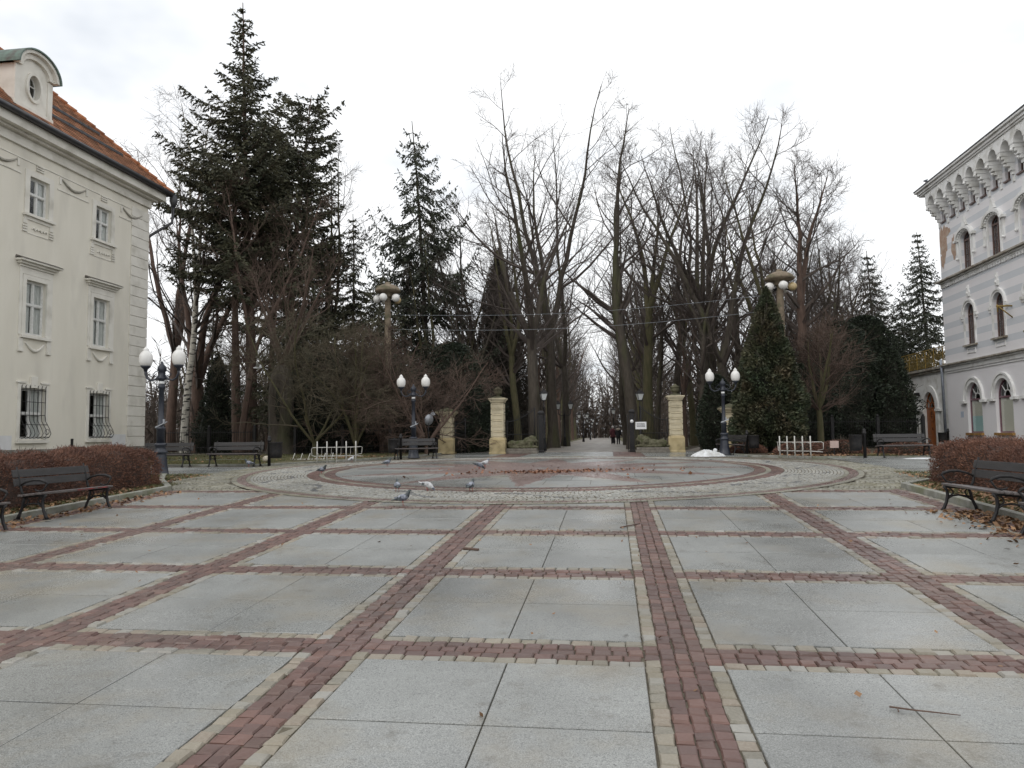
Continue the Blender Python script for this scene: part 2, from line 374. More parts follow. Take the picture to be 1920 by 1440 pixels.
def blocks(name, Q, m, ztop, ins=0.006, drop=0.022, jit=0.0015, mi=None, parent=None):
    """Q (n,4,2) block outlines -> chamfered blocks lying on the land"""
    Q = np.asarray(Q, float); n = len(Q)
    c = Q.mean(1, keepdims=True); d = Q - c; L = np.linalg.norm(d, axis=2, keepdims=True)
    Ti = c + d*(1 - ins*1.4/np.maximum(L, 0.02))
    zt = gza(Ti[..., 1]) + ztop + rng.normal(0, jit, (n, 1)) + rng.normal(0, jit*0.5, (n, 4))
    zo = gza(Q[..., 1]) + ztop - ins*0.9; zb = gza(Q[..., 1]) + ztop - drop
    V = np.concatenate([np.dstack([Ti, zt]), np.dstack([Q, zo]), np.dstack([Q, zb])], 1).reshape(-1, 3)
    f = [(0,1,2,3)] + [(4+i, 4+(i+1) % 4, (i+1) % 4, i) for i in range(4)] + [(8+i, 8+(i+1) % 4, 4+(i+1) % 4, 4+i) for i in range(4)]
    F = (np.array(f)[None] + (np.arange(n)*12)[:, None, None]).reshape(-1, 4)
    o = mesh_np(name, V, F, m, parent, mi=None if mi is None else np.repeat(mi, 9))
    return o
def rect(x0, x1, y0, y1): return [(x0, y0), (x1, y0), (x1, y1), (x0, y1)]

# the ground, one sheet to the horizon
ys = np.concatenate([[-40, -5], np.arange(0, 34, 1.0), [40, 60, 100, 200, 400, 900]]); xs = np.array([-900, -200, -60, -25, 0, 25, 60, 200, 900.])
V = np.array([(x, y, 0) for y in ys for x in xs]); V[:, 2] = gza(V[:, 1]) - 0.07
nx = len(xs); F = [(j*nx+i, j*nx+i+1, (j+1)*nx+i+1, (j+1)*nx+i) for j in range(len(ys)-1) for i in range(nx-1)]
structure(mesh_np('ground', V, F, M_soil))

# joint bed under all of the paving
bed = [(-10.0,0.3),(5.76,0.3),(5.76,16.6),(6.9,18.2),(7.9,20.0),(21,20.0),(21,29.5),(7.2,28.2),(5.2,31.0),(4.9,34),(5.9,40.2),(-8.6,40.2),(-9.0,34),(-9.6,30.0),(-11.2,27.2),(-12.2,25.3),(-26,25.3),(-26,20.0),(-12.2,20.0),(-11.4,18.2),(-10.0,16.6)]
structure(sheet('plaza', bed, -0.016, M_joint))

inC = lambda q, R: np.all(np.hypot(q[..., 0]-CX, q[..., 1]-CY) < R, axis=-1)
# big granite slabs, four to a field
Q = []
for i in range(-3, 3):
    for k in range(-1, 5):
        xa, xb = X0 + CELL*i + BW/2, X0 + CELL*(i+1) - BW/2; ya, yb = Y0 + CELL*k + BW/2, Y0 + CELL*(k+1) - BW/2
        xm, ym = (xa+xb)/2 + rng.uniform(-.06, .06), (ya+yb)/2 + rng.uniform(-.05, .05); g = 0.008
        for (a, b) in ((xa+g, xm-.0045), (xm+.0045, xb-g)):
            for (c, d) in ((ya+g, ym-g), (ym+g, yb-g)): Q.append(rect(a, b, c, d))
Q = np.array(Q); Q = Q[~inC(Q, 8.7)]
structure(blocks('granite_paving', Q, M_slab, 0.0, ins=0.004, jit=0.0010))
# bands of setts: three red rows between two cream ones
Q, K = [], []
sw = BW/5
for i in range(-3, 4):
    xc = X0 + CELL*i
    for c in range(5):
        y = 0.5 + rng.uniform(0, .1)
        while y < 16.35:
            l = rng.uniform(0.10, 0.14); k = ((y + l/2 - Y0 + CELL/2) % CELL) - CELL/2
            cross = abs(k) < sw*1.5
            xa = xc - BW/2 + c*sw
            w_ = rng.uniform(-.007, .007, 4)
            Q.append([(xa+.004+w_[0], y+w_[1]), (xa+sw-.004+w_[2], y+w_[3]), (xa+sw-.004+w_[0], y+l-.008+w_[1]), (xa+.004+w_[2], y+l-.008+w_[3])])
            K.append(1 if (c in (0, 4) and not cross) else 0); y += l
for k in range(0, 6):
    yc = Y0 + CELL*k
    for i in range(-3, 3):
        for c in range(5):
            x = X0 + CELL*i + BW/2; xe = X0 + CELL*(i+1) - BW/2
            while x < xe - 0.05:
                l = min(rng.uniform(0.11, 0.16), xe - x); ya = yc - BW/2 + c*sw; w_ = rng.uniform(-.004, .004, 4)
                Q.append([(x+.003, ya+.004+w_[0]), (x+l-.005, ya+.004+w_[1]), (x+l-.005+w_[2], ya+sw-.004), (x+.003+w_[2], ya+sw-.004)])
                K.append(1 if c in (0, 4) else 0); x += l
Q = np.array(Q); K = np.array(K); keep = ~inC(Q, 8.7)
structure(blocks('sett_bands', Q[keep], [M_red, M_cream], 0.000, ins=0.009, jit=0.0045, mi=K[keep]))

# ---- the round of paving before the gate
def ring_poly(R, n=96): return [(CX+R*math.cos(2*PI*i/n), CY+R*math.sin(2*PI*i/n)) for i in range(n)]
structure(sheet('rosette_bed', ring_poly(8.95), 0.006, M_joint))
def arc_blocks(r0, r1, ll, a0=0, a1=2*PI):
    out = []; n = max(3, int((a1-a0)*(r0+r1)/2/ll)); off = rng.uniform(0, 1)
    for i in range(n):
        t0 = a0 + (a1-a0)*(i+off)/n + .003/r0*2; t1 = a0 + (a1-a0)*(i+off+1)/n - .006/r0
        t1 += rng.normal(0, .002)
        out.append([(CX+r*math.cos(t), CY+r*math.sin(t)) for r, t in ((r0+.004, t0), (r1-.004, t0), (r1-.004, t1), (r0+.004, t1))][::-1])
    return out
Q = []; K = []
for r0, r1, m_ in ((8.45,8.56,1),(8.56,8.67,2),(8.67,8.78,2),(8.78,8.92,1),(6.78,6.95,0),(6.62,6.78,0),(6.48,6.62,1),(6.33,6.48,0),(6.18,6.33,0)):
    q = arc_blocks(r0, r1, 0.13); Q += q; K += [m_]*len(q)
structure(blocks('sett_rings', Q, [M_red, M_cob2, M_star], 0.014, ins=0.007, jit=0.002, mi=np.array(K)))
Q = []; K = []
r = 6.96
while r < 8.40:
    q = arc_blocks(r, r+.084, 0.09); Q += q
    for p in q:
        a = math.atan2(p[0][1]-CY, p[0][0]-CX); rr = r+.04
        s = 7.70 + 0.42*math.sin(a*17) + 0.1*math.sin(a*5+1)
        lobe = abs(rr - s) < 0.075 and math.sin(a*17+1.9) > -0.35
        K.append(1 if lobe else 0)
    r += 0.088
structure(blocks('cobble_ring', Q, [M_cob, M_cobd], 0.013, ins=0.010, jit=0.004, mi=np.array(K)))
# granite slabs of the inner disc, cut round
def clip_circle(poly, R, n=64):
    for i in range(n):
        a = 2*PI*(i+.5)/n; nx_, ny_ = math.cos(a), math.sin(a); out = []
        for j in range(len(poly)):
            p, q = poly[j], poly[(j+1) % len(poly)]
            dp = (p[0]-CX)*nx_+(p[1]-CY)*ny_-R; dq = (q[0]-CX)*nx_+(q[1]-CY)*ny_-R
            if dp <= 0: out.append(p)
            if dp*dq < 0: t = dp/(dp-dq); out.append((p[0]+t*(q[0]-p[0]), p[1]+t*(q[1]-p[1])))
        poly = out
        if len(poly) < 3: return []
    return poly
mb = MB()
for i in range(-6, 6):
    for j in range(-6, 6):
        xa, ya = CX + i*1.1 + (0.5 if j % 2 else 0), CY + j*1.1
        p = clip_circle(rect(xa+.006, xa+1.094, ya+.006, ya+1.094), 6.17)
        if p:
            dz = 0.012 + rng.normal(0, .001); mb.add([(x, y, gz(x, y)+dz) for x, y in p], [tuple(range(len(p)))])
structure(mb.build('rosette_slabs', M_slab))
# red star of setts inlaid in the disc
def star_sheet():
    Qs = []
    pts = []
    for i in range(24):
        a = -PI/2 + 2*PI*i/24; R = 6.12 if i % 2 == 0 else 2.7
        pts.append((CX+R*math.cos(a), CY+R*math.sin(a)))
    return pts
spts = star_sheet()
def in_star(x, y):
    a = (math.atan2(y-CY, x-CX) + PI/2) % (2*PI/12); a = min(a, 2*PI/12-a); r = math.hypot(x-CX, y-CY)
    P, Qp = (6.12, 0.0), (2.7*math.cos(PI/12), 2.7*math.sin(PI/12)); px_, py_ = r*math.cos(a), r*math.sin(a)
    return (Qp[0]-P[0])*(py_-P[1]) - (Qp[1]-P[1])*(px_-P[0]) > 0
Q = []
r = 0.25
while r < 6.1:
    for q in arc_blocks(r, r+.11, 0.12):
        cx_, cy_ = sum(p[0] for p in q)/4, sum(p[1] for p in q)/4
        if in_star(cx_, cy_): Q.append(q)
    r += 0.112
structure(blocks('star_inlay', Q, M_star, 0.019, ins=0.006, jit=0.001, drop=0.008))
# fan-laid cobbles either side of the round
def fan_field(xa, xb, ya, yb, sgn, test):
    out = []; W = 1.25; nb = int((yb-ya)/W)+1
    for b in range(nb):
        y0_ = ya + b*W; x = xa
        while x < xb:
            for c in range(12):
                t0, t1 = c/12, (c+1)/12
                def P(xx, t): return (xx + sgn*0.42*(1-(2*t-1)**2), y0_ + W*t)
                q = [P(x+.006, t0+.004), P(x+.090, t0+.004), P(x+.090, t1-.006), P(x+.006, t1-.006)]
                mx_, my_ = q[0][0]+.05, (q[0][1]+q[2][1])/2
                if test(mx_, my_): out.append(q)
            x += 0.105
    return out
def fan_ok(x, y):
    d = math.hypot(x-CX, y-CY); dx_ = abs(x-CX)
    if d < 8.98 or y < 16.45: return False
    lim = 8.1 + max(0, (y-16.4))*0.62 if y < 20 else 10.35 - (y-20)*0.12
    back = 26.6 + max(0, 9.0-dx_)*0.75
    return dx_ < lim and y < back
Q = fan_field(-14, -2.0, 16.4, 33, -1, fan_ok) + fan_field(-2.0, 9.5, 16.4, 33, 1, fan_ok)
structure(blocks('fan_cobbles', Q, M_cob2, 0.004, ins=0.012, jit=0.005))
# damp slabs at the sides and before the gate
Q = []
for sx in (-1, 1):
    ye = 25.2 if sx < 0 else 28.6
    for i in range(8):
        for j in range(6):
            a = 9.9 + i*1.7; b = a + 1.69
            c = 20.02 + j*1.45; d = c + 1.44
            if d > ye + .5: continue
            q = [(CX+sx*a, c), (CX+sx*b, c), (CX+sx*b, min(d, ye)), (CX+sx*a, min(d, ye))]
            if sx < 0: q = q[::-1]
            if i == 0 and j > 1: pass
            Q.append(q)
structure(blocks('damp_side_paving', Q, M_wetslab, 0.009, ins=0.004, jit=0.002))
Q = []; QB = []
for i in range(-8, 6):
    for j in range(0, 7):
        xa, ya = AXG + i*1.36, 31.3 + j*1.3
        band = i in (-3, 1)
        if math.hypot(xa+.7-CX, ya-CY) < 8.4 or xa < -8.9 + max(0, .0) or xa > 4.6: continue
        if band:
            for a in range(9): QB.append(rect(xa+a*.15+.004, xa+a*.15+.146, ya, ya+1.29))
        else: Q.append(rect(xa+.006, xa+1.354, ya+.006, ya+1.294))
structure(blocks('gate_forecourt', Q, M_wetslab, 0.003, ins=0.004, jit=0.002))
structure(blocks('forecourt_bands', QB, M_red, 0.003, ins=0.006, jit=0.002))
# the avenue and the side path behind the gate
structure(sheet('avenue_path', [(-3.9,40.0),(1.3,40.0),(1.3,60),(1.25,220),(-6.6,220),(-4.9,70),(-4.2,46)], -0.02, M_path, step=5))
structure(sheet('side_path', [(-8.6,40.2),(-5.9,40.2),(-7.2,60),(-13,75),(-16,75),(-9.6,56)], -0.03, M_path, step=5))
structure(sheet('side_path_east', [(3.6,40.2),(5.7,40.2),(9.2,60),(17,75),(13,75),(6.4,56)], -0.03, M_path, step=5))
structure(sheet('lawn_path', [(-26,28.4),(-14.2,29.2),(-14.2,29.7),(-26,29.2)], 0.065, M_wetslab))

# kerbs and beds
def kerb(name, pts, h=0.11, wd=0.14, m=M_kerb):
    """pts along the paving side; stones about a metre long with real joints"""
    mb = MB(); P = [Vector((x, y, 0)) for x, y in pts]
    cum = [0]
    for a, b in zip(P, P[1:]): cum.append(cum[-1] + (b-a).length)
    def pt(s):
        for i in range(len(P)-1):
            if s <= cum[i+1] or i == len(P)-2:
                t = (s-cum[i])/max(cum[i+1]-cum[i], 1e-6); return P[i].lerp(P[i+1], t), (P[i+1]-P[i]).normalized()
    st = sorted(set([0] + cum[1:] + [k*1.0 for k in range(1, int(cum[-1])+1)]))
    for a, b in zip(st, st[1:]):
        if b - a < 0.08: continue
        p, d = pt(a+.004); q, _ = pt(b-.004); d = (q-p).normalized(); n = Vector((-d.y, d.x, 0))
        lo = [p, q, q+n*wd, p+n*wd]
        vs = [(v.x, v.y, gz(v.x, v.y)-.05) for v in lo] + [(v.x, v.y, gz(v.x, v.y)+h) for v in lo]
        mb.add(vs, [(0,3,2,1),(4,5,6,7),(0,1,5,4),(1,2,6,5),(2,3,7,6),(3,0,4,7)])
    return structure(mb.build(name, m, bevel=0.012))
kerb('kerb_left', [(-10.24,1.5),(-10.24,16.4),(-11.5,18.1),(-12.3,19.4),(-12.6,19.95),(-26,19.95)])
kerb('kerb_right', [(22,19.95),(8.3,19.95),(7.9,19.3),(7.1,18.0),(6.0,16.75),(6.0,1.5)])
kerb('kerb_back_left', [(-26,25.25),(-12.3,25.25),(-11.4,26.9),(-9.9,29.9),(-9.2,33.5),(-8.8,40.0)], 0.06, 0.08)
kerb('kerb_back_right', [(5.9,40.0),(5.0,34),(5.5,30.9),(7.3,28.6),(22,28.65)], 0.06, 0.08)
structure(sheet('lawn_left', [(-10.37,1.5),(-10.37,16.4),(-11.6,18.2),(-12.4,19.5),(-12.7,20.09),(-26,20.09),(-26,1.5)][::-1], 0.075, M_lawn))
structure(sheet('lawn_right', [(6.13,1.5),(22,1.5),(22,20.09),(8.4,20.09),(8.0,19.4),(7.2,18.1),(6.13,16.8)], 0.075, M_lawn))
structure(sheet('bed_left', [(-26,25.32),(-12.36,25.32),(-11.45,27.0),(-9.97,29.9),(-9.28,33.5),(-8.88,40.0),(-8.9,44),(-26,44)], 0.045, M_lawn))
structure(sheet('bed_right', [(5.98,40.0),(5.08,34),(5.56,31.0),(7.35,28.72),(22,28.72),(22,44),(5.98,44)], 0.045, M_soil))
structure(sheet('avenue_lawn_left', [(-9.0,41.0),(-5.4,41.0),(-4.05,43.5),(-4.3,46),(-5.0,70),(-6.7,220),(-12,220)], -0.035, M_lawn, step=5))
structure(sheet('avenue_lawn_right', [(1.35,41.5),(3.6,41.5),(6.2,60),(8,220),(1.35,220)], -0.035, M_lawn, step=5))

# ---- dead leaves, grass, twigs
def diamonds(name, C, U, Vv, m, parent=None):
    n = len(C); P = np.stack([C-U, C+Vv, C+U, C-Vv], 1).reshape(-1, 3)
    return mesh_np(name, P, np.arange(n*4).reshape(n, 4), m, parent)
def scatter_leaves(name, xy, dz, m, size=(0.025, 0.055)):
    n = len(xy); a = rng.uniform(0, 2*PI, n); s = rng.uniform(*size, n); tl = rng.normal(0, .35, (n, 2))
    C = np.column_stack([xy, gza(xy[:, 1]) + dz + rng.uniform(0.004, 0.03, n)])
    U = np.column_stack([np.cos(a)*s, np.sin(a)*s, tl[:, 0]*s]); W_ = np.column_stack([-np.sin(a)*s*.6, np.cos(a)*s*.6, tl[:, 1]*s])
    return tag(diamonds(name, C, U, W_, m), kind='stuff')
def uni(n, x0, x1, y0, y1): return np.column_stack([rng.uniform(x0, x1, n), rng.uniform(y0, y1, n)])
L = np.concatenate([uni(1900, -11.6, -10.4, 6, 16.2), uni(2300, 6.15, 7.3, 6, 16.6), uni(260, -12.6, -11, 16.5, 19.6), uni(260, 6.8, 8.6, 16.5, 19.6)])
scatter_leaves('dead_leaf_litter', L, 0.08, M_litter)
a = np.abs(rng.normal(0, .42, 1500)); b = np.abs(rng.normal(0, .28, 500))
L = np.concatenate([np.column_stack([5.98 - a, rng.uniform(6.5, 13.2, 1500)]), np.column_stack([-10.2 + b, rng.uniform(8, 16, 500)])])
scatter_leaves('gutter_leaf_litter', L, 0.0, M_litter)
k = rng.normal(0, 1, (520, 2)); L = np.column_stack([-1.7 + k[:, 0]*1.1, 21.2 + k[:, 0]*0.25 + k[:, 1]*0.28])
L = np.concatenate([L, uni(70, -5.5, 2.5, 19, 24)])
scatter_leaves('red_leaf_litter', L, 0.02, M_litter_r, (0.03, 0.06))
L = np.concatenate([uni(1800, 5.6, 14, 29.2, 32), uni(700, -12, -9.3, 26.5, 33), uni(500, -20, -10, 26, 40)])
L = L[[(abs(x-CX) > 9.9 - max(0, y-29)*.55) for x, y in L]]
scatter_leaves('bed_leaf_litter', L, 0.05, M_litter, (0.035, 0.07))
scatter_leaves('stray_leaves', uni(120, -9.5, 5.3, 4.5, 16), 0.003, M_litter, (0.012, 0.03))
def grass(name, xy, dz, h):
    n = len(xy); a = rng.uniform(0, 2*PI, n); hh = rng.uniform(.5, 1, n)*h; ln = rng.normal(0, .4, (n, 2))*hh[:, None]
    B = np.column_stack([xy, gza(xy[:, 1]) + dz]); wv = np.column_stack([np.cos(a), np.sin(a), a*0])*0.006
    T = B + np.column_stack([ln, hh]); P = np.stack([B-wv, B+wv, T], 1).reshape(-1, 3)
    return tag(mesh_np(name, P, np.arange(n*3).reshape(n, 3), M_grass), kind='stuff')
grass('lawn_grass', np.concatenate([uni(9000, -11.7, -10.4, 7, 17.2), uni(9000, 6.15, 7.5, 7, 17.2), uni(5000, -13, -11.2, 16.8, 20), uni(4000, 7, 9, 17, 20)]), 0.073, 0.06)
grass('bed_grass', np.concatenate([uni(16000, -24, -12.6, 25.5, 29), uni(3000, 9, 10.4, 28.9, 31), uni(14000, -24, -10.5, 29, 38)]), 0.043, 0.08)
grass('avenue_grass', np.concatenate([uni(7000, -7.5, -4.8, 44, 70), uni(4000, 1.5, 3.6, 43, 70)]), -0.035, 0.10)
def stick(pts, r, label, name='fallen_twig'):
    mb = MB(); mb.tube([(x, y, gz(x, y) + z) for x, y, z in pts], [r, r*.9, r*.7, r*.5][:len(pts)], 5)
    return mb
mb = stick([(1.62,4.86,.012),(1.74,4.80,.02),(1.87,4.79,.014),(1.98,4.77,.012)], .006, '')
mb.tube([(1.66,4.845,gz(0,4.8)+.015),(1.64,4.77,gz(0,4.8)+.02)], .004, 5)
tag(mb.build('fallen_twig', M_barkb), 'thin forked twig lying on the front granite slabs', 'twig')
mb = stick([(-1.93,9.62,.012),(-1.72,9.55,.012)], .02, '')
tag(mb.build('wood_scrap', M_barkb), 'short flat scrap of wood beside the middle red band', 'wood scrap')
mb = stick([(0.10,11.35,.012),(0.26,11.5,.02),(0.40,11.7,.014)], .012, '')
tag(mb.build('fallen_twig', M_barkb), 'dark stick lying on a slab left of the right hand red band', 'twig')
# snow heap
mb = MB(); n = 26; vs = []; fs = []
for i in range(7):
    for j in range(n):
        t = 2*PI*j/n; r = 1 - i/6.5; w_ = 1 + .22*math.sin(3*t+1) + .12*math.sin(7*t)
        vs.append((r*1.05*w_*math.cos(t), r*.55*w_*math.sin(t), .26*(1-r*r)**.8*(1+.3*math.sin(5*t+i))))
fs = [(i*n+j, i*n+(j+1) % n, (i+1)*n+(j+1) % n, (i+1)*n+j) for i in range(6) for j in range(n)] + [tuple(6*n+j for j in range(n))]
mb.add(vs, fs, 0, True); mb.ball((.62,.1,.26), (.16,.13,.12), 10, 6)
o = mb.build('snow_heap', M_snow); o.scale = (.58, .6, .85); o.location = (3.75, 30.9, gz(0, 30.9)+.012); tag(o, 'melting heap of old snow before the right gate pillar', 'snow')
mb = MB(); mb.lathe([(.75,0),(.6,.02),(.3,.035),(.05,.04)], n=14); o = mb.build('snow_patch', M_snow); o.scale = (1, .35, 1)
o.location = (10.6, 27.3, gz(0, 27.3)+.008); tag(o, 'thin flat patch of snow in front of the right rear bench', 'snow')

# ================================================================== BUILDINGS
class FB(MB):
    """facade builder: x is the distance out of the facade; flipped for a facade that looks the other way"""
    sx = 1
    def build(s, *a, **k):
        if s.sx < 0: s.v = [(-x, y, z) for x, y, z in s.v]
        return MB.build(s, *a, **k)
def arc_pts(yc, w, zs, rise, n=14):
    """points of an arch from right springing to left; rise = w for a half circle"""
    return [(yc + w*math.cos(PI*i/n), zs + rise*math.sin(PI*i/n)) for i in range(n+1)]
def wall_holes(mb, y0, y1, z0, z1, holes, depth, mi=0, o=0.0):
    """holes: (ya, yb, za, zspring, rise) – rise 0 for a square head"""
    Y = sorted(set([y0, y1] + [h[0] for h in holes] + [h[1] for h in holes]))
    Z = sorted(set([z0, z1] + [h[2] for h in holes] + [h[3]+h[4] for h in holes]))
    for a, b in zip(Y, Y[1:]):
        for c, d in zip(Z, Z[1:]):
            ym, zm = (a+b)/2, (c+d)/2
            if any(h[0] < ym < h[1] and h[2] < zm < h[3]+h[4] for h in holes): continue
            mb.add([(o,a,c),(o,b,c),(o,b,d),(o,a,d)], [(0,1,2,3)], mi)
    for ya, yb, za, zs, ri in holes:
        yc, w = (ya+yb)/2, (yb-ya)/2
        out = [(ya, zs), (ya, za), (yb, za), (yb, zs)]
        if ri:
            ar = arc_pts(yc, w, zs, ri); n = len(ar); out += ar[1:-1]
            for i in range(n-1):
                p, q = ar[i], ar[i+1]
                mb.add([(o,p[0],p[1]),(o,p[0],zs+ri),(o,q[0],zs+ri),(o,q[0],q[1])], [(0,1,2,3)], mi)
        else: out = [(ya, zs), (ya, za), (yb, za), (yb, zs)]
        k = len(out)
        for i in range(k):
            p, q = out[i], out[(i+1) % k]
            mb.add([(o,p[0],p[1]),(o,q[0],q[1]),(o-depth,q[0],q[1]),(o-depth,p[0],p[1])], [(0,1,2,3)], mi)
def ring_band(mb, inner, outer, o0, o1, mi=0):
    """closed frame between two outlines of the same length (open chains of points)"""
    n = len(inner)
    for i in range(n-1):
        a, b, c, d = inner[i], inner[i+1], outer[i+1], outer[i]
        mb.add([(o1,*a),(o1,*b),(o1,*c),(o1,*d)], [(0,1,2,3)], mi)
        mb.add([(o0,*a),(o0,*b),(o1,*b),(o1,*a)], [(0,1,2,3)], mi)
        mb.add([(o0,*d),(o0,*c),(o1,*c),(o1,*d)], [(0,1,2,3)], mi)
    for i in (0, n-1):
        mb.add([(o0,*inner[i]),(o1,*inner[i]),(o1,*outer[i]),(o0,*outer[i])], [(0,1,2,3)], mi)
def opening_chain(ya, yb, za, zs, ri, g=0.0, n=14):
    yc, w = (ya+yb)/2, (yb-ya)/2
    if ri: return [(yb+g, za)] + arc_pts(yc, w+g, zs, ri+g, n) + [(ya-g, za)]
    return [(yb+g, za), (yb+g, zs+g), (ya-g, zs+g), (ya-g, za)]

M_wallL = mat('cream_stucco', (0.745,0.71,0.62), (0.70,0.665,0.575), 1.3, 0.85, 0.25, 70, stretch=(1,1,.28), c3=(0.615,0.585,0.51), s3=0.9)
M_trimL = mat('pale_stucco_trim', (0.75,0.725,0.66), (0.69,0.665,0.60), 1.6, 0.85, 0.25, 60, c3=(0.54,0.515,0.45), s3=1.2)
M_patch = mat('fresh_white_patch', (0.66,0.66,0.66), (0.6,0.6,0.6), 3, 0.85)
M_plinthL = mat('stone_plinth', (0.30,0.28,0.25), (0.19,0.175,0.155), 2.2, 0.85, 0.5, 20, c3=(0.12,0.12,0.10), s3=1.5)
M_white = mat('white_window_paint', (0.68,0.68,0.66), (0.58,0.58,0.55), 8, 0.45)
M_curt = mat('net_curtain', (0.62,0.62,0.60), (0.42,0.43,0.42), 7, 0.9, stretch=(1,9,0.4))
M_fest = mat('grimy_stucco', (0.42,0.40,0.35), (0.26,0.245,0.21), 6, 0.85)
M_slate = mat('dark_sheet_metal', (0.035,0.036,0.042), (0.06,0.058,0.06), 5, 0.45)
M_hoodm = mat('weathered_lead', (0.09,0.08,0.07), (0.15,0.135,0.115), 6, 0.6)
M_verd = mat('verdigris_copper', (0.13,0.20,0.165), (0.09,0.12,0.105), 5, 0.6, c3=(0.08,0.07,0.06), s3=3)
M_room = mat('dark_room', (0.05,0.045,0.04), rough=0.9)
M_wallR = None
def glass_mat():
    m = bpy.data.materials.new('window_glass'); m.use_nodes = True; t = m.node_tree; t.nodes.clear()
    g = N(t, 'ShaderNodeBsdfGlossy'); g.inputs['Roughness'].default_value = 0.03; g.inputs['Color'].default_value = (0.9,0.93,0.95,1)
    tr = N(t, 'ShaderNodeBsdfTransparent'); tr.inputs['Color'].default_value = (0.92,0.94,0.93,1)
    f = N(t, 'ShaderNodeLayerWeight'); pw = N(t, 'ShaderNodeMath', operation='POWER'); pw.inputs[1].default_value = 4.5; t.links.new(f.outputs['Facing'], pw.inputs[0])
    ad = N(t, 'ShaderNodeMath', operation='MULTIPLY_ADD'); ad.inputs[1].default_value = 0.9; ad.inputs[2].default_value = 0.07; t.links.new(pw.outputs[0], ad.inputs[0])
    mx = N(t, 'ShaderNodeMixShader'); t.links.new(ad.outputs[0], mx.inputs[0]); t.links.new(tr.outputs[0], mx.inputs[1]); t.links.new(g.outputs[0], mx.inputs[2])
    o = N(t, 'ShaderNodeOutputMaterial'); t.links.new(mx.outputs[0], o.inputs[0]); return m
M_glass = glass_mat()
def tile_mat():
    m = bpy.data.materials.new('roof_tiles'); m.use_nodes = True; t = m.node_tree; p = t.nodes['Principled BSDF']; p.inputs['Roughness'].default_value = 0.75
    g = N(t, 'ShaderNodeNewGeometry'); r = N(t, 'ShaderNodeValToRGB'); e = r.color_ramp.elements
    e[0].position = 0; e[0].color = (0.34,0.135,0.062,1); e[1].position = 1; e[1].color = (0.54,0.235,0.11,1)
    t.links.new(g.outputs['Random Per Island'], r.inputs[0])
    tcn = N(t, 'ShaderNodeTexCoord'); n = N(t, 'ShaderNodeTexNoise'); n.inputs['Scale'].default_value = 0.8; n.inputs['Detail'].default_value = 5; t.links.new(tcn.outputs['Object'], n.inputs['Vector'])
    mr = N(t, 'ShaderNodeMapRange'); mr.inputs[1].default_value = .35; mr.inputs[2].default_value = .7; mr.inputs[3].default_value = 1.1; mr.inputs[4].default_value = .7; t.links.new(n.outputs[0], mr.inputs[0])
    sc = N(t, 'ShaderNodeVectorMath', operation='SCALE'); t.links.new(r.outputs[0], sc.inputs[0]); t.links.new(mr.outputs[0], sc.inputs['Scale']); t.links.new(sc.outputs[0], p.inputs['Base Color'])
    return m
M_tile = tile_mat()

# ---- left: cream palace -------------------------------------------------
PAL = thing('palace', 'cream stucco palace with orange tiled hip roof and barred ground windows', 'building', (-24.12, 36.0, GY))
YE, DEP = -26.0, -15.0
wy = [-3.49, -7.57, -11.65, -15.73, -19.8]
holes = []
for y in wy:
    holes += [(y-.67, y+.67, 1.0, 3.13, 0), (y-.57, y+.57, 5.36, 7.66, 0), (y-.55, y+.55, 10.47, 12.08, 0)]
mb = FB(); wall_holes(mb, YE, 0, 0.55, 13.2, holes, 0.24)
mb.add([(0,0,.55),(DEP,0,.55),(DEP,0,13.2),(0,0,13.2)], [(0,1,2,3)])
mb.add([(DEP,0,.55),(DEP,YE,.55),(DEP,YE,13.2),(DEP,0,13.2)], [(0,1,2,3)])
mb.add([(0,YE,.55),(DEP,YE,.55),(DEP,YE,13.2),(0,YE,13.2)], [(0,1,2,3)])
mb.build('wall', M_wallL, PAL, fix=False)
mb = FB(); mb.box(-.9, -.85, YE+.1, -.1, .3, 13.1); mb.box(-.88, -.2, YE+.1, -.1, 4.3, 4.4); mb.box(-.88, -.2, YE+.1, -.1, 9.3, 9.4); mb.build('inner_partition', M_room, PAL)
mb = FB(); mb.box(DEP-.1, .10, YE-.1, .10, -.6, .57); mb.build('plinth', M_plinthL, PAL)
for ya_, yb_, zt_ in ((-9.6,-8.6,1.15), (-2.6,-1.42,1.2)):
    mb = FB(); mb.box(.002, .006, ya_, yb_, .575, zt_); mb.build('plaster_patch', M_patch, PAL)
# corner rustication
mb = FB(); z = .58
while z < 12.6:
    mb.box(0.001, .05, -1.38, .05, z+.012, z+.50); mb.box(-1.3, -.001, .001, .05, z+.012, z+.50); z += .512
mb.build('quoin', M_trimL, PAL, bevel=.01)
mb = FB()
for z, h, o in ((12.66,.05,.03),(13.15,.40,.12),(13.55,.10,.34),(13.65,.40,.62)):
    mb.box(-.3, o, YE, o, z, z+h-.003)
    mb.box(DEP, -.3, 0.0, o, z, z+h-.003)
mb.build('cornice', M_trimL, PAL, bevel=.015)
mb = FB()
mb.tube([(.80,YE,14.12),(.80,.82,14.12)], .13, 10); mb.tube([(.80,.80,14.12),(DEP,.80,14.12)], .13, 10)
mb.box(.30, .84, YE, .5, 14.06, 14.11)
mb.tube([(.82,.95,14.10),(.82,.95,13.75),(.82,.95,13.45)], [.20,.20,.09], 8); mb.tube([(.82,.95,13.5),(.78,.93,12.6),(.1,.15,11.75),(-.25,.12,11.45),(-.25,.12,.6)], .075, 8)
mb.build('gutter', M_slate, PAL)
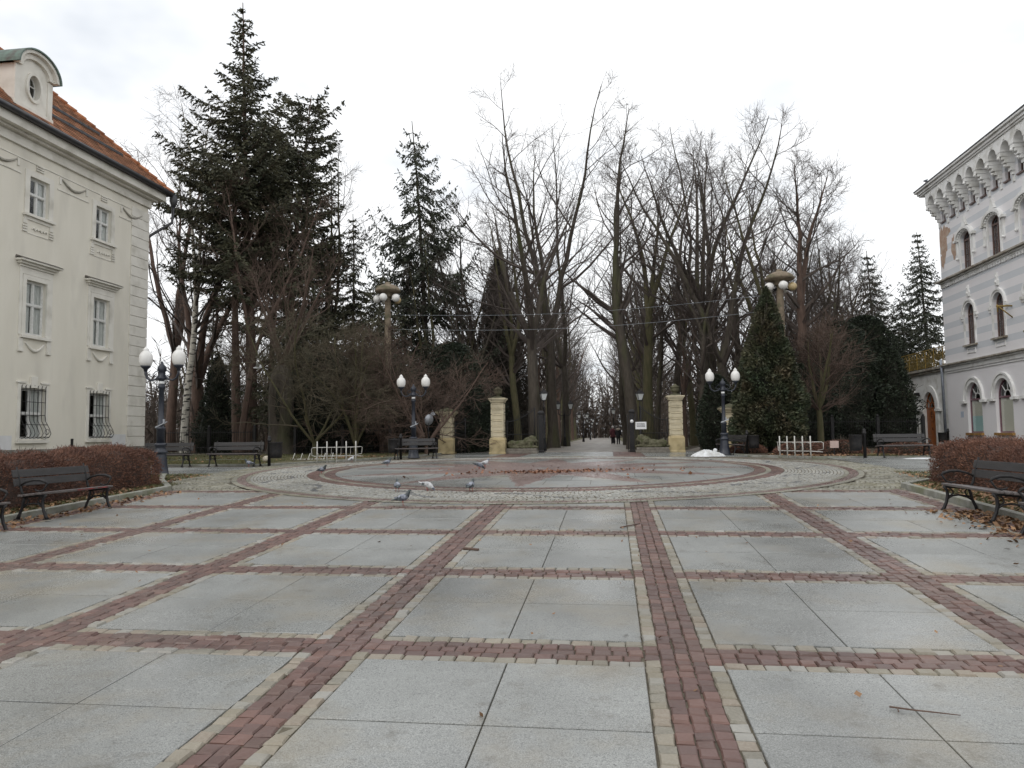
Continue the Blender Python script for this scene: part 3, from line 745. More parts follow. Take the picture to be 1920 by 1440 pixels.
# tiled roof: courses of individual tiles over a 45 degree hip
class TileBag:
    def __init__(s): s.V = []; s.n = 0
    def tile(s, a, b, c, d): s.V += [a, b, c, d]; s.n += 1
tb = TileBag(); RX = .84; RZ = 14.16; rs = 0.235; nc = 44
for k in range(nc):
    d = k*rs*math.cos(PI/4); x = RX - d; zz = RZ + d
    dd = rs*1.12*math.cos(PI/4); lift = .035
    y = YE
    yend = .86 - d
    off = (k % 2)*.1
    y = YE - off
    while y < yend:
        y1 = min(y+.195, yend)
        if y1 - y > .02:
            wob = random.Random(k*977+int(y*50)).uniform(-.006, .010)
            tb.tile((x+lift*.7+wob,y,zz+lift*.7+wob),(x+lift*.7+wob,y1-.012,zz+lift*.7+wob),(x-dd,y1-.012,zz+dd),(x-dd,y,zz+dd))
        y += .20
    # hip end looking to the gate
    xx = RX - d
    yb = .86 - d
    q = DEP - .8 + d
    while q < xx:
        q1 = min(q+.195, xx)
        if q1 - q > .02: tb.tile((q,yb+.025,zz+.025),(q1-.012,yb+.025,zz+.025),(q1-.012,yb-dd,zz+dd),(q,yb-dd,zz+dd))
        q += .20
o = mesh_np('roof', np.array(tb.V), np.arange(tb.n*4).reshape(-1, 4), M_tile, PAL)
rp_ = MB(); rz = RZ + nc*rs*math.cos(PI/4); rx = RX - nc*rs*math.cos(PI/4)
rp_.add([(RX-.03,YE,RZ-.02),(RX-.03,.83,RZ-.02),(rx,.83-(RX-rx),rz-.05),(rx,YE,rz-.05),(DEP-.8,.83,RZ-.02),(DEP-.8,YE,RZ-.02)], [(0,1,2,3),(1,4,2),(4,5,3,2)])
rp_.build('roof_deck', M_core, PAL, fix=False)
mb = FB()
n = 34
for i in range(n):
    d = i*.30; mb.tube([(RX-d+.02,.86-d+.02,RZ+d+.06),(RX-d-.32,.86-d-.32,RZ+d+.34)], [.10,.085], 8)
mb.build('hip_ridge_tile', M_tile, PAL)
for d0 in (1.1, 2.1):
    mb = FB()
    for y in np.arange(-7.3, -1.2-d0*.6, .42):
        mb.box(RX-d0+.02, RX-d0+.05, y, y+.40, RZ+d0+.04, RZ+d0+.16); mb.box(RX-d0-.02, RX-d0+.03, y+.38, y+.44, RZ+d0, RZ+d0+.08)
    mb.build('snow_guard', M_slate, PAL)

def window4(y, z0, z1, w, name='window', curtain=True, tfrac=.56):
    mb = FB(); o0, o1 = -.20, -.13; fw = .075
    mb.box(o0, o1, y-w, y-w+fw, z0, z1); mb.box(o0, o1, y+w-fw, y+w, z0, z1)
    mb.box(o0, o1, y-w+fw, y+w-fw, z0, z0+fw); mb.box(o0, o1, y-w+fw, y+w-fw, z1-fw, z1)
    zt = z0 + (z1-z0)*tfrac
    mb.box(o0, o1+.03, y-w+fw, y+w-fw, zt-.045, zt+.045)
    mb.box(o0, o1+.015, y-.05, y+.05, z0+fw, zt-.045); mb.box(o0, o1+.015, y-.05, y+.05, zt+.045, z1-fw)
    for a, b in ((y-w+fw, y-.05), (y+.05, y+w-fw)):
        for c, d in ((z0+fw, zt-.045), (zt+.045, z1-fw)):
            g = .028
            mb.box(o0+.01, o1-.01, a, a+g, c, d); mb.box(o0+.01, o1-.01, b-g, b, c, d); mb.box(o0+.01, o1-.01, a+g, b-g, c, c+g); mb.box(o0+.01, o1-.01, a+g, b-g, d-g, d)
    win = mb.build(name, M_white, PAL)
    mb = FB(); mb.add([(-.17,y-w+fw,z0+fw),(-.17,y+w-fw,z0+fw),(-.17,y+w-fw,z1-fw),(-.17,y-w+fw,z1-fw)], [(0,1,2,3)]); mb.build('pane', M_glass, win)
    if curtain:
        mb = FB()
        for s_ in ((-1, 1) if curtain == 2 else (1,)):
            n = 16; a, b = (y-w, y-.06) if s_ < 0 else (y+.02, y+w)
            if curtain == 1: a, b = y+.15, y+w
            vs = [];
            for i in range(n+1):
                yy = a + (b-a)*i/n; vs += [(-.225+.02*math.sin(i*1.9), yy, z0), (-.225+.02*math.sin(i*1.9+.5), yy, z1)]
            mb.add(vs, [(2*i, 2*i+2, 2*i+3, 2*i+1) for i in range(n)], 0, True)
        mb.build('curtain', M_curt, win)
    return win
for wi, y in enumerate(wy):
    # top floor
    win = window4(y, 10.47, 12.08, .55, curtain=1)
    mb = FB(); ring_band(mb, [(y+.55,10.47),(y+.55,12.08),(y-.55,12.08),(y-.55,10.47)], [(y+.80,10.44),(y+.80,12.32),(y-.80,12.32),(y-.80,10.44)], 0, .05)
    mb.box(0, .16, y-.86, y+.86, 10.34, 10.455); mb.box(0, .05, y-.78, y+.78, 10.20, 10.335)
    for s_ in (-1, 1):
        for q in range(3): mb.box(0, .055, y+s_*.74-.13, y+s_*.74+.13, 9.66+q*.11, 9.74+q*.11)
        mb.box(0, .05, y+s_*.74-.10, y+s_*.74+.10, 10.0, 10.195)
    mb.box(0, .022, y-.6, y+.6, 9.62, 9.66)
    for q in range(5): mb.tube([(.02, y-.35+q*.17, 9.85-.04*(q % 2)), (.04, y-.27+q*.17, 9.93), (.02, y-.2+q*.17, 9.84)], .028, 6)
    for q in range(3): mb.box(0, .06, y-.22, y+.22, 12.42+q*.10, 12.48+q*.10)
    mb.build('window_surround', M_trimL, win, bevel=.008)
    # piano nobile
    win = window4(y, 5.36, 7.66, .57, curtain=2)
    mb = FB(); ring_band(mb, [(y+.57,5.36),(y+.57,7.66),(y-.57,7.66),(y-.57,5.36)], [(y+.76,5.33),(y+.76,7.86),(y-.76,7.86),(y-.76,5.33)], 0, .06)
    ring_band(mb, [(y+.77,5.33),(y+.77,7.88),(y-.77,7.88),(y-.77,5.33)], [(y+.92,5.33),(y+.92,8.16),(y-.92,8.16),(y-.92,5.33)], 0, .035)
    mb.box(0, .14, y-.84, y+.84, 5.20, 5.325)
    mb.box(0, .10, y-.95, y+.95, 8.17, 8.26); mb.box(0, .20, y-1.05, y+1.05, 8.265, 8.36); mb.box(0, .33, y-1.15, y+1.15, 8.365, 8.45)
    for s_ in (-1, 1):
        mb.box(0, .06, y+s_*.78-.12, y+s_*.78+.12, 4.72, 5.19); mb.box(0, .085, y+s_*.78-.13, y+s_*.78+.13, 4.62, 4.715)
    mb.tube([(.03, y-.5+i*.1, 5.02-.32*math.sin(PI*i/10)) for i in range(11)], [.035+.035*math.sin(PI*i/10) for i in range(11)], 7)
    mb.build('window_surround', M_trimL, win, bevel=.008)
    mb = FB(); mb.add([(0,y-1.17,8.50),(.36,y-1.19,8.453),(.36,y+1.19,8.453),(0,y+1.17,8.50),(0,y-1.12,8.60),(0,y+1.12,8.60)], [(0,1,2,3),(1,4,5,2),(0,4,1),(2,5,3)]); mb.build('window_hood', M_hoodm, win)
    # barred ground floor
    win = window4(y, 1.0, 3.13, .67, curtain=1, tfrac=.5)
    mb = FB(); ring_band(mb, [(y+.67,1.0),(y+.67,3.13),(y-.67,3.13),(y-.67,1.0)], [(y+.84,.96),(y+.84,3.30),(y-.84,3.30),(y-.84,.96)], 0, .05)
    mb.box(0, .08, y-.90, y-.40, 3.32, 3.40); mb.box(0, .08, y+.40, y+.90, 3.32, 3.40); mb.box(0, .10, y-.17, y+.17, 3.14, 3.62)
    mb.box(0, .15, y-.86, y+.86, .83, .955)
    mb.build('window_surround', M_trimL, win, bevel=.008)
    mb = FB()
    prof = [(.07,3.2),(.07,2.0),(.10,1.75),(.30,1.42),(.37,1.22),(.28,1.06),(.10,1.02)]
    for i in range(7): mb.tube([(o_, y-.66+i*.22, z_) for o_, z_ in prof], .014, 5)
    for z_, o_ in ((3.05,.07),(2.55,.07),(2.0,.07),(1.60,.19),(1.08,.29)):
        mb.tube([(0,y-.68,z_),(o_,y-.67,z_),(o_,y+.67,z_),(0,y+.68,z_)], .014, 5)
    for s_ in (-1, 1):
        mb.tube([(.18+.10*math.cos(t), y+s_*.67, 1.3+.12*math.sin(t)) for t in np.linspace(0, 2*PI, 11)], .012, 5)
    for i in range(7): mb.tube([(.07,y-.66+i*.22,3.2),(.12,y-.66+i*.22,3.27)], [.016,.004], 5)
    mb.build('window_grille', M_iron, win)
# festoons of the frieze between the top windows
for i, y in enumerate([-1.35, -5.53, -9.6, -13.7, -17.8]):
    mb = FB(); mb.tube([(.04, y-.75+q*.125, 12.55-.30*math.sin(PI*q/12)) for q in range(13)], [.03+.03*math.sin(PI*q/12) for q in range(13)], 7)
    mb.build('festoon', M_fest, PAL)
    mb = FB(); mb.box(0, .035, y-1.0, y+1.0, 12.02, 12.07); mb.box(0, .04, y-.9, y-.78, 12.3, 12.62); mb.box(0, .04, y+.78, y+.9, 12.3, 12.62); mb.build('frieze_panel', M_trimL, PAL)
# dormer with oval window
yd, wd = -8.45, .96
dorm = FB(); zc, zs = 15.70, 16.35
arch = arc_pts(yd, .98, zs, .72, 16)
outl = [(yd-.98, 14.25)] + [(yd+.98, 14.25)] + arch
oval = [(yd+.33*math.cos(t), zc+.52*math.sin(t)) for t in np.linspace(0, 2*PI, 33)[:-1]]
N_ = 40
big = []
for i in range(32):
    t = 2*PI*i/32; dy_, dz_ = math.cos(t), math.sin(t)
    s_ = 0.0; step = 3.0
    ok = lambda s: abs(dy_*s) <= .98 and zc+dz_*s >= 14.25 and (zc+dz_*s <= zs or (dy_*s/.98)**2 + ((zc+dz_*s-zs)/.72)**2 <= 1)
    for _ in range(24):
        if ok(s_+step): s_ += step
        step *= .5
    big.append((yd+dy_*s_, zc+dz_*s_))
for i in range(32):
    j = (i+1) % 32
    dorm.add([(.32,*oval[i]),(.32,*oval[j]),(.32,*big[j]),(.32,*big[i])], [(0,1,2,3)])
    dorm.add([(.32,*oval[i]),(.32,*oval[j]),(.05,*oval[j]),(.05,*oval[i])], [(0,1,2,3)])
for s_ in (-1, 1): dorm.add([(.32,yd+s_*.98,14.25),(-2.4,yd+s_*.98,14.25),(-2.4,yd+s_*.98,zs),(.32,yd+s_*.98,zs)], [(0,1,2,3)])
dorm.box(.322, .37, yd-1.03, yd-.76, 14.2, zs-.05); dorm.box(.322, .37, yd+.76, yd+1.03, 14.2, zs-.05); dorm.box(.322, .41, yd-1.06, yd+1.06, 14.2, 14.75)
ring_band(dorm, [(yd+.33*math.cos(t), zc+.52*math.sin(t)) for t in np.linspace(0, 2*PI, 33)], [(yd+.44*math.cos(t), zc+.64*math.sin(t)) for t in np.linspace(0, 2*PI, 33)], .32, .40)
ring_band(dorm, arc_pts(yd, .74, zs, .50, 18), arc_pts(yd, .98, zs, .72, 18), .32, .46)
ring_band(dorm, arc_pts(yd, .98, zs, .72, 18), arc_pts(yd, 1.12, zs-.02, .86, 18), .32, .62)
dd_ = dorm.build('dormer', M_trimL, PAL, fix=False)
mb = FB(); a1, a2 = arc_pts(yd, 1.13, zs-.03, .88, 18), arc_pts(yd, 1.19, zs-.03, .94, 18)
for i in range(18):
    mb.add([(.70,*a2[i]),(.70,*a2[i+1]),(-2.6,*a2[i+1]),(-2.6,*a2[i])], [(0,1,2,3)], 0, True); mb.add([(.70,*a1[i]),(.70,*a1[i+1]),(.70,*a2[i+1]),(.70,*a2[i])], [(0,1,2,3)]); mb.add([(.70,*a1[i]),(.70,*a1[i+1]),(.3,*a1[i+1]),(.3,*a1[i])], [(0,1,2,3)])
mb.build('dormer_roof', M_verd, dd_, fix=False)
mb = FB(); mb.box(.42, .50, yd-1.3, yd+1.3, 14.45, 14.52); mb.box(-.5,.5,yd-1.22,yd-1.06,14.3,14.56); mb.build('flashing', M_slate, dd_)
mb = FB(); mb.add([(.10,*p) for p in oval], [tuple(range(32))]); mb.build('pane', M_glass, dd_)
mb = FB(); mb.box(.10,.14,yd-.02,yd+.02,zc-.52,zc+.52); mb.box(.10,.138,yd-.33,yd+.33,zc+.10,zc+.14); ring_band(mb, [(yd+.29*math.cos(t), zc+.48*math.sin(t)) for t in np.linspace(0,2*PI,33)], [(yd+.33*math.cos(t), zc+.52*math.sin(t)) for t in np.linspace(0,2*PI,33)], .09, .13); mb.build('window_frame', M_white, dd_)
mb = FB(); mb.box(-.3, -.28, yd-.5, yd+.5, 15.1, 16.3); mb.build('curtain', M_curt, dd_)

# ---- right: white and grey banded building -------------------------------------
def band_mat():
    m = bpy.data.materials.new('banded_render'); m.use_nodes = True; t = m.node_tree; p = t.nodes['Principled BSDF']; p.inputs['Roughness'].default_value = .85
    tcn = N(t, 'ShaderNodeTexCoord'); sp = N(t, 'ShaderNodeSeparateXYZ'); t.links.new(tcn.outputs['Object'], sp.inputs[0])
    a = N(t, 'ShaderNodeMath', operation='MODULO'); s = N(t, 'ShaderNodeMath', operation='ADD'); s.inputs[1].default_value = -5.32 + 7.8
    t.links.new(sp.outputs[2], s.inputs[0]); t.links.new(s.outputs[0], a.inputs[0]); a.inputs[1].default_value = .80
    l = N(t, 'ShaderNodeMath', operation='LESS_THAN'); l.inputs[1].default_value = .36; t.links.new(a.outputs[0], l.inputs[0])
    g = N(t, 'ShaderNodeMath', operation='GREATER_THAN'); g.inputs[1].default_value = 5.2; t.links.new(sp.outputs[2], g.inputs[0])
    mu = N(t, 'ShaderNodeMath', operation='MULTIPLY'); t.links.new(l.outputs[0], mu.inputs[0]); t.links.new(g.outputs[0], mu.inputs[1])
    n = N(t, 'ShaderNodeTexNoise'); n.inputs['Scale'].default_value = 1.1; n.inputs['Detail'].default_value = 7; t.links.new(tcn.outputs['Object'], n.inputs['Vector'])
    def mx(f, c, d):
        q = N(t, 'ShaderNodeMix', data_type='RGBA')
        if f is not None: t.links.new(f, q.inputs[0])
        for i, x in ((6, c), (7, d)):
            if isinstance(x, tuple): q.inputs[i].default_value = (*x, 1)
            else: t.links.new(x, q.inputs[i])
        return q.outputs[2]
    c1 = mx(n.outputs[0], (0.80,0.785,0.80), (0.74,0.725,0.735)); c2 = mx(n.outputs[0], (0.64,0.66,0.69), (0.58,0.60,0.63))
    t.links.new(mx(mu.outputs[0], c1, c2), p.inputs['Base Color'])
    return m
M_wallR = band_mat()
M_trimR = mat('white_stucco_trim', (0.80,0.80,0.79), (0.74,0.74,0.72), 2, 0.85, 0.3, 40, c3=(0.52,0.51,0.47), s3=1.6)
M_sillR = mat('stained_ledge', (0.42,0.40,0.35), (0.24,0.21,0.17), 2.4, 0.8, c3=(0.16,0.12,0.08), s3=2)
M_brown = mat('brown_window_paint', (0.10,0.058,0.05), (0.15,0.095,0.08), 9, 0.5)
M_plum = mat('plum_window_paint', (0.15,0.075,0.095), (0.19,0.10,0.12), 9, 0.45)
M_ochre = mat('ochre_sill_paint', (0.36,0.20,0.055), (0.26,0.15,0.05), 5, 0.5)
M_brick = mat('bare_brick', (0.46,0.33,0.25), (0.36,0.24,0.175), 6, 0.9, 0.9, 16, c3=(0.52,0.44,0.36), s3=2)
M_door = mat('orange_varnished_door', (0.36,0.115,0.028), (0.27,0.08,0.02), 3, 0.4, 0.2, 30, stretch=(1,8,0.8))
M_yrail = mat('yellow_iron_paint', (0.30,0.20,0.04), (0.20,0.135,0.035), 8, 0.5)
M_litroom = mat('lit_room_cream', (0.62,0.60,0.52), rough=0.8)  # cream blind whose pale colour also stands for the lit room behind
M_teal = mat('teal_film', (0.42,0.62,0.62), rough=0.6)
M_zinc = mat('grey_downpipe', (0.30,0.33,0.38), (0.22,0.24,0.28), 4, 0.4, metal=0.4)
RB = thing('town_building', 'white and grey banded building with arched windows and corbelled cornice', 'building', (20.5, 49.0, GY))
class RBk(FB): sx = -1
wyr = [-3.42, -6.66, -9.9, -13.1, -16.3]
YR = -19.5
holes = []
for y in wyr: holes += [(y-.62, y+.62, 10.28, 12.05, .36), (y-.575, y+.575, 5.86, 7.68, .575), (y-.87, y+.87, .80, 2.70, .98)]
ny = [-.75 - 1.25*i for i in range(15)]
for y in ny: holes.append((y-.24, y+.24, 13.78, 14.9, 0))
mb = RBk(); wall_holes(mb, YR, 0, -.3, 15.9, holes, .30)
mb.add([(0,0,-.3),(-14,0,-.3),(-14,0,15.9),(0,0,15.9)], [(0,1,2,3)]); mb.add([(0,YR,-.3),(-14,YR,-.3),(-14,YR,15.9),(0,YR,15.9)], [(0,1,2,3)]); mb.add([(-14,0,-.3),(-14,YR,-.3),(-14,YR,15.9),(-14,0,15.9)], [(0,1,2,3)])
mb.build('wall', M_wallR, RB, fix=False)
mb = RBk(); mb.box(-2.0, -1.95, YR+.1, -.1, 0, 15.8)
for z in (4.6, 9.6, 13.4): mb.box(-1.98, -.31, YR+.1, -.1, z, z+.1)
mb.build('inner_partition', M_room, RB)
mb = RBk()
for z, h, o in ((9.86,.10,.06),(9.97,.09,.14),(4.42,.05,.05),(4.55,.22,.07),(4.78,.10,.15)): mb.box(-.05, o, YR, .0+o, z, z+h)
for i in range(70): mb.box(0, .09, YR+i*.28, YR+i*.28+.15, 9.70, 9.855)
mb.build('string_course', M_trimR, RB, bevel=.01)
mb = RBk(); mb.box(-.05, .30, YR, .30, 10.065, 10.17); mb.box(-.05, .28, YR, .28, 4.885, 4.98); mb.build('ledge', M_sillR, RB, bevel=.01)
# arcaded corbel cornice
mb = RBk(); zs_, zt_ = 15.0, 15.75
for i in range(16):
    yb_, ya_ = -.12 - 1.25*i, -.12 - 1.25*(i+1); yc_ = (ya_+yb_)/2
    ar = arc_pts(yc_, .42, zs_, .42, 12)
    mb.prism([(yb_-.001, zt_), (yb_-.001, zs_)] + ar + [(ya_+.001, zs_), (ya_+.001, zt_)], 'x', 0, .72)
    mb.box(.722, .76, yc_-.06, yc_+.06, 15.48, 15.66)
mb.prism([(0,zt_),(0,zs_),(-.119,zs_),(-.119,zt_)], 'x', -.7, .72)
mb.build('arcade_frieze', M_trimR, RB)
for i in range(17):
    y = -.12 - 1.25*i; mb = RBk()
    a, b = (y-.16, y+.16) if i else (y-.18, y+.10)
    mb.box(0, .70, a, b, 14.78, 14.998); mb.box(0, .62, a+.02, b-.02, 14.62, 14.778); mb.box(0, .50, a, b, 14.46, 14.618); mb.box(0, .36, a+.03, b-.03, 14.26, 14.458); mb.box(0, .22, a+.01, b-.01, 14.06, 14.258); mb.box(0,.13,a+.07,b-.07,13.86,14.058)
    mb.ball((.70, (a+b)/2, 14.72), .09, 8, 6); mb.ball((.42,(a+b)/2,14.34), .08, 8, 6); mb.box(0,.05,a+.05,b-.05,13.5,13.85)
    mb.build('corbel', M_trimR, RB, bevel=.012)
mb = RBk()
for z, h, o in ((15.752,.10,.80),(15.854,.16,.88),(16.016,.12,1.0)): mb.box(-.6, o, YR, o-.05, z, z+h-.002)
mb.build('cornice', M_trimR, RB, bevel=.015)
mb = RBk(); mb.box(-14, 1.04, YR, .99, 16.14, 16.19); mb.add([(1.0,YR,16.19),(1.0,.95,16.19),(-7,-4,17.2),(-7,YR,17.2),(-14,.95,16.19),(-14,YR,16.19)], [(0,1,2,3),(1,4,2),(4,5,3,2)]); mb.build('roof', M_slate, RB)
for y in ny:
    mb = RBk(); mb.box(-.20,-.14,y-.24,y-.18,13.78,14.9); mb.box(-.20,-.14,y+.18,y+.24,13.78,14.9); mb.box(-.20,-.14,y-.18,y+.18,14.82,14.9); mb.box(-.20,-.14,y-.18,y+.18,13.78,13.86); mb.box(-.2,-.15,y-.015,y+.015,13.86,14.82)
    wn = mb.build('attic_window', M_brown, RB)
    mb = RBk(); mb.add([(-.17,y-.2,13.82),(-.17,y+.2,13.82),(-.17,y+.2,14.86),(-.17,y-.2,14.86)], [(0,1,2,3)]); mb.build('pane', M_glass, wn)
    mb = RBk(); mb.box(-.14, .09, y-.30, y+.30, 13.70, 13.778); mb.build('sill', M_brown, wn)

def arch_window(y, w, za, zs, ri, paint, kind, trim):
    mb = RBk(); fw = .07
    inn, out = opening_chain(y-w+fw, y+w-fw, za+fw, zs, ri-fw if ri > fw else ri), opening_chain(y-w, y+w, za+fw, zs, ri)
    ring_band(mb, inn, out, -.24, -.16); mb.box(-.24, -.16, y-w, y+w, za, za+fw)
    if kind != 'shop':
        mb.box(-.235, -.14, y-w+fw, y+w-fw, zs-.12, zs-.02); mb.box(-.23, -.15, y-.045, y+.045, za+fw, zs-.12); mb.box(-.23, -.17, y-.02, y+.02, zs-.02, zs+ri-fw-.01)
        for k in range(1, 4):
            z = za+fw+(zs-.12-za-fw)*k/4; mb.box(-.225, -.185, y-w+fw, y-.045, z-.015, z+.015); mb.box(-.225, -.185, y+.045, y+w-fw, z-.015, z+.015)
        for s in (-1, 1): mb.box(-.225, -.185, y+s*w*.5-.012, y+s*w*.5+.012, za+fw, zs-.12)
    else:
        mb.box(-.235, -.14, y-w+fw, y+w-fw, zs-.05, zs+.05)
    win = mb.build('window', paint, RB)
    mb = RBk(); ch = opening_chain(y-w+fw*.5, y+w-fw*.5, za+fw*.5, zs, ri-fw*.5); mb.add([(-.20,*p) for p in ch], [tuple(range(len(ch)))]); mb.build('pane', M_glass, win)
    if kind == 'shop':
        mb = RBk()
        for t in (PI*.25, PI*.5, PI*.75): mb.box(-.02,.02,-.02,.02,.3,.85, M=Matrix.Translation((-.21,y,zs+.05)) @ Matrix.Rotation(-(t-PI/2), 4, 'X'))
        ring_band(mb, arc_pts(y, .28, zs+.05, .28, 10), arc_pts(y, .33, zs+.05, .33, 10), -.23, -.19); mb.build('fanlight_bars', M_trimR, win)
        mb = RBk(); mb.box(-.245, -.225, y-w+.01, y+w-.01, za+.01, zs-.06); mb.build('lit_room_blind', M_litroom, win)
    mb = RBk(); g = trim
    ring_band(mb, opening_chain(y-w, y+w, za if kind != 'shop' else zs-.05, zs, ri), opening_chain(y-w, y+w, za if kind != 'shop' else zs-.05, zs, ri, g), 0, .07)
    ring_band(mb, opening_chain(y-w, y+w, zs-.05, zs, ri, g), opening_chain(y-w, y+w, zs-.05, zs, ri, g+.10), 0, .12)
    return win, mb
for i, y in enumerate(wyr):
    win, mb = arch_window(y, .62, 10.28, 12.05, .36, M_brown, 'top', .14)
    # eyebrow hood with crest
    ring_band(mb, arc_pts(y, .86, 12.06, .50, 14), arc_pts(y, 1.0, 12.06, .68, 14), .0, .22)
    for s in (-1, 1): mb.box(0, .2, y+s*1.08-.14, y+s*1.08+.14, 12.0, 12.14); mb.box(0, .10, y+s*1.0-.07, y+s*1.0+.07, 11.0, 11.99); mb.ball((.08,y+s*1.0,11.0), .09, 8, 6)
    mb.prism([(y-.32,12.76),(y+.32,12.76),(y+.16,13.0),(y+.10,13.30),(y-.10,13.30),(y-.16,13.0)], 'x', 0, .12)
    for q in range(9):
        t = PI*(q+1)/10; mb.ball((.12, y+.78*math.cos(t), 12.06+.44*math.sin(t)), .06, 6, 4)
    mb.build('window_surround', M_trimR, win)
    win, mb = arch_window(y, .575, 5.86, 7.68, .575, M_brown, 'mid', .12)
    for s in (-1, 1): mb.box(0, .13, y+s*.86-.12, y+s*.86+.12, 7.42, 7.58); mb.box(0,.09,y+s*.86-.06,y+s*.86+.06,7.28,7.415)
    mb.prism([(y-.14,8.62),(y+.14,8.62),(y+.17,8.85),(y+.08,9.0),(y+.06,9.28),(y-.06,9.28),(y-.08,9.0),(y-.17,8.85)], 'x', 0, .09); mb.ball((.09,y,8.8),.08,8,6); mb.ball((.08,y,9.1),.06,8,6)
    mb.box(0, .035, y-.5, y+.5, 5.36, 5.40); mb.box(0, .035, y-.5, y+.5, 5.60, 5.64); mb.box(0,.035,y-.5,y-.46,5.40,5.60); mb.box(0,.035,y+.46,y+.5,5.40,5.60)
    mb.build('window_surround', M_trimR, win)
    mb = RBk(); mb.box(-.15, .16, y-.74, y+.74, 5.76, 5.858); mb.build('sill', M_sillR, win)
    win, mb = arch_window(y, .87, .80, 2.70, .98, M_plum, 'shop', .22)
    for s in (-1, 1): mb.box(0, .16, y+s*1.19-.3, y+s*1.19+.3, 2.50, 2.64)
    mb.build('window_surround', M_trimR, win)
    mb = RBk(); mb.box(-.15, .14, y-.95, y+.95, .66, .798); mb.build('sill', M_ochre, win)
    if i == 0:
        mb = RBk(); mb.box(-.223, -.218, y-.79, y+.79, .88, 1.75); mb.build('window_film', M_teal, win)
    if i == 1:
        mb = RBk(); mb.lathe([(.16,.85),(.2,1.0),(.1,1.15),(.17,1.25),(.13,1.4),(.03,1.45)], (-.42, y-.5, 0), 12); mb.build('window_ornament', M_iron, win)
# bare brick where the render has fallen
rr_ = random.Random(5)
def blob(mb, yc, zc, ry, rz_, o):
    pts = []
    for i in range(26):
        t = 2*PI*i/26; k = rr_.uniform(.72, 1.12); pts.append((min(-.005, yc+ry*k*math.cos(t)), zc+rz_*k*math.sin(t)))
    mb.add([(o,*p) for p in pts], [tuple(range(26))])
for args in ((-.55,12.4,.55,1.15,.004),(-.9,13.0,.6,.35,.006),(-1.95,11.9,.42,.75,.005),(-.35,11.4,.28,.5,.0065)):
    mb = RBk(); blob(mb, *args); mb.build('bare_brick_patch', M_brick, RB)
mb = RBk(); mb.box(-.8, 0, .001, .004, 11.0, 13.4); mb.build('bare_brick_patch', M_brick, RB)
mb = RBk(); mb.box(.002, .01, -2.05, -1.7, 1.7, 2.05); mb.build('blue_notice', mat('pale_blue_notice', (0.38,0.48,0.62), (0.6,0.64,0.7), 30, 0.5), RB)
mb = RBk(); mb.tube([(0,-7.95,7.3),(.75,-7.95,7.3)], .045, 6); mb.tube([(0,-7.95,6.7),(.62,-7.95,7.26)], .035, 6); mb.tube([(.7,-7.95,7.4),(.7,-7.95,7.0)], .03, 6); mb.build('sign_bracket', M_yrail, RB)
# downpipe on the corner
mb = RBk(); mb.tube([(.16,.30,5.30),(.20,.22,5.15),(.20,.16,4.9),(.18,.14,4.4),(.15,.12,.75)], .085, 10); mb.build('downpipe', M_zinc, RB)
mb = RBk(); mb.tube([(.15,.12,.74),(.15,.12,.2)], .10, 10); mb.lathe([(.15,.6),(.16,.72)], (.15,.12,0), 10); mb.build('downpipe_boot', M_iron, RB)
# single-storey wing with terrace, door and balustrade
hol = [(3.0, 4.86, -.05, 2.42, 1.1), (6.1, 7.9, -.05, 2.42, 1.1)]
class WBk(RBk): pass
mb = RBk(); wall_holes(mb, 0.01, 8.2, -.3, 4.9, hol, .35, 0, -.55)
mb.add([(-.55,8.2,-.3),(-9,8.2,-.3),(-9,8.2,4.9),(-.55,8.2,4.9)], [(0,1,2,3)]); mb.build('wing_wall', M_trimR, RB, fix=False)
mb = RBk(); mb.box(-9, -.30, 0.01, 8.4, 4.903, 5.06); mb.box(-.55, -.40, 0.01, 8.3, 4.75, 4.9); mb.build('terrace_edge', M_sillR, RB)
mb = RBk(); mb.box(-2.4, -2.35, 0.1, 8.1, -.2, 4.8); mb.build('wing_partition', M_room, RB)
mb = RBk()
for y in np.arange(.05, 8.4, 1.35): mb.box(-.47, -.42, y, y+.05, 5.06, 6.25)
mb.box(-.48, -.41, 0.02, 8.3, 6.25, 6.31); mb.box(-.46, -.43, 0.02, 8.3, 5.80, 5.84); mb.box(-.46, -.43, 0.02, 8.3, 5.14, 5.17)
for y in np.arange(.14, 8.3, .15): mb.box(-.452, -.438, y, y+.02, 5.17, 5.80)
for y in np.arange(.3, 8.2, .45): mb.tube([(-.445, y+.16*math.cos(t), 6.02+.17*math.sin(t)) for t in np.linspace(0, 2*PI, 13)], .018, 5)
mb.build('terrace_railing', M_yrail, RB)
yc = 3.93
mb = RBk(); ring_band(mb, opening_chain(3.0, 4.86, -.05, 2.42, 1.1), opening_chain(3.0, 4.86, -.05, 2.42, 1.1, .42), -.55, -.46); ring_band(mb, opening_chain(6.1, 7.9, -.05, 2.42, 1.1), opening_chain(6.1, 7.9, -.05, 2.42, 1.1, .38), -.55, -.47)
mb.box(-.55, -.38, 4.95, 5.95, 2.2, 2.36); mb.box(-.55, -.38, 2.2, 2.92, 2.2, 2.36); mb.build('arch_surround', M_trimR, RB)
mb = RBk(); mb.box(-0.730, -0.670, 3.02, 4.84, -.05, 2.40)
for s in (0, 1):
    a = 3.06 + s*.9; b = a+.86
    for (c, d) in ((.15,.62),(.72,1.55)): mb.box(-0.670, -0.645, a+.12, b-.12, c, d)
    mb.box(-0.670, -0.640, b-.03 if s == 0 else a-.02, b+.02 if s == 0 else a+.03, -.05, 2.4)
dr = mb.build('door', M_door, RB, bevel=.012)
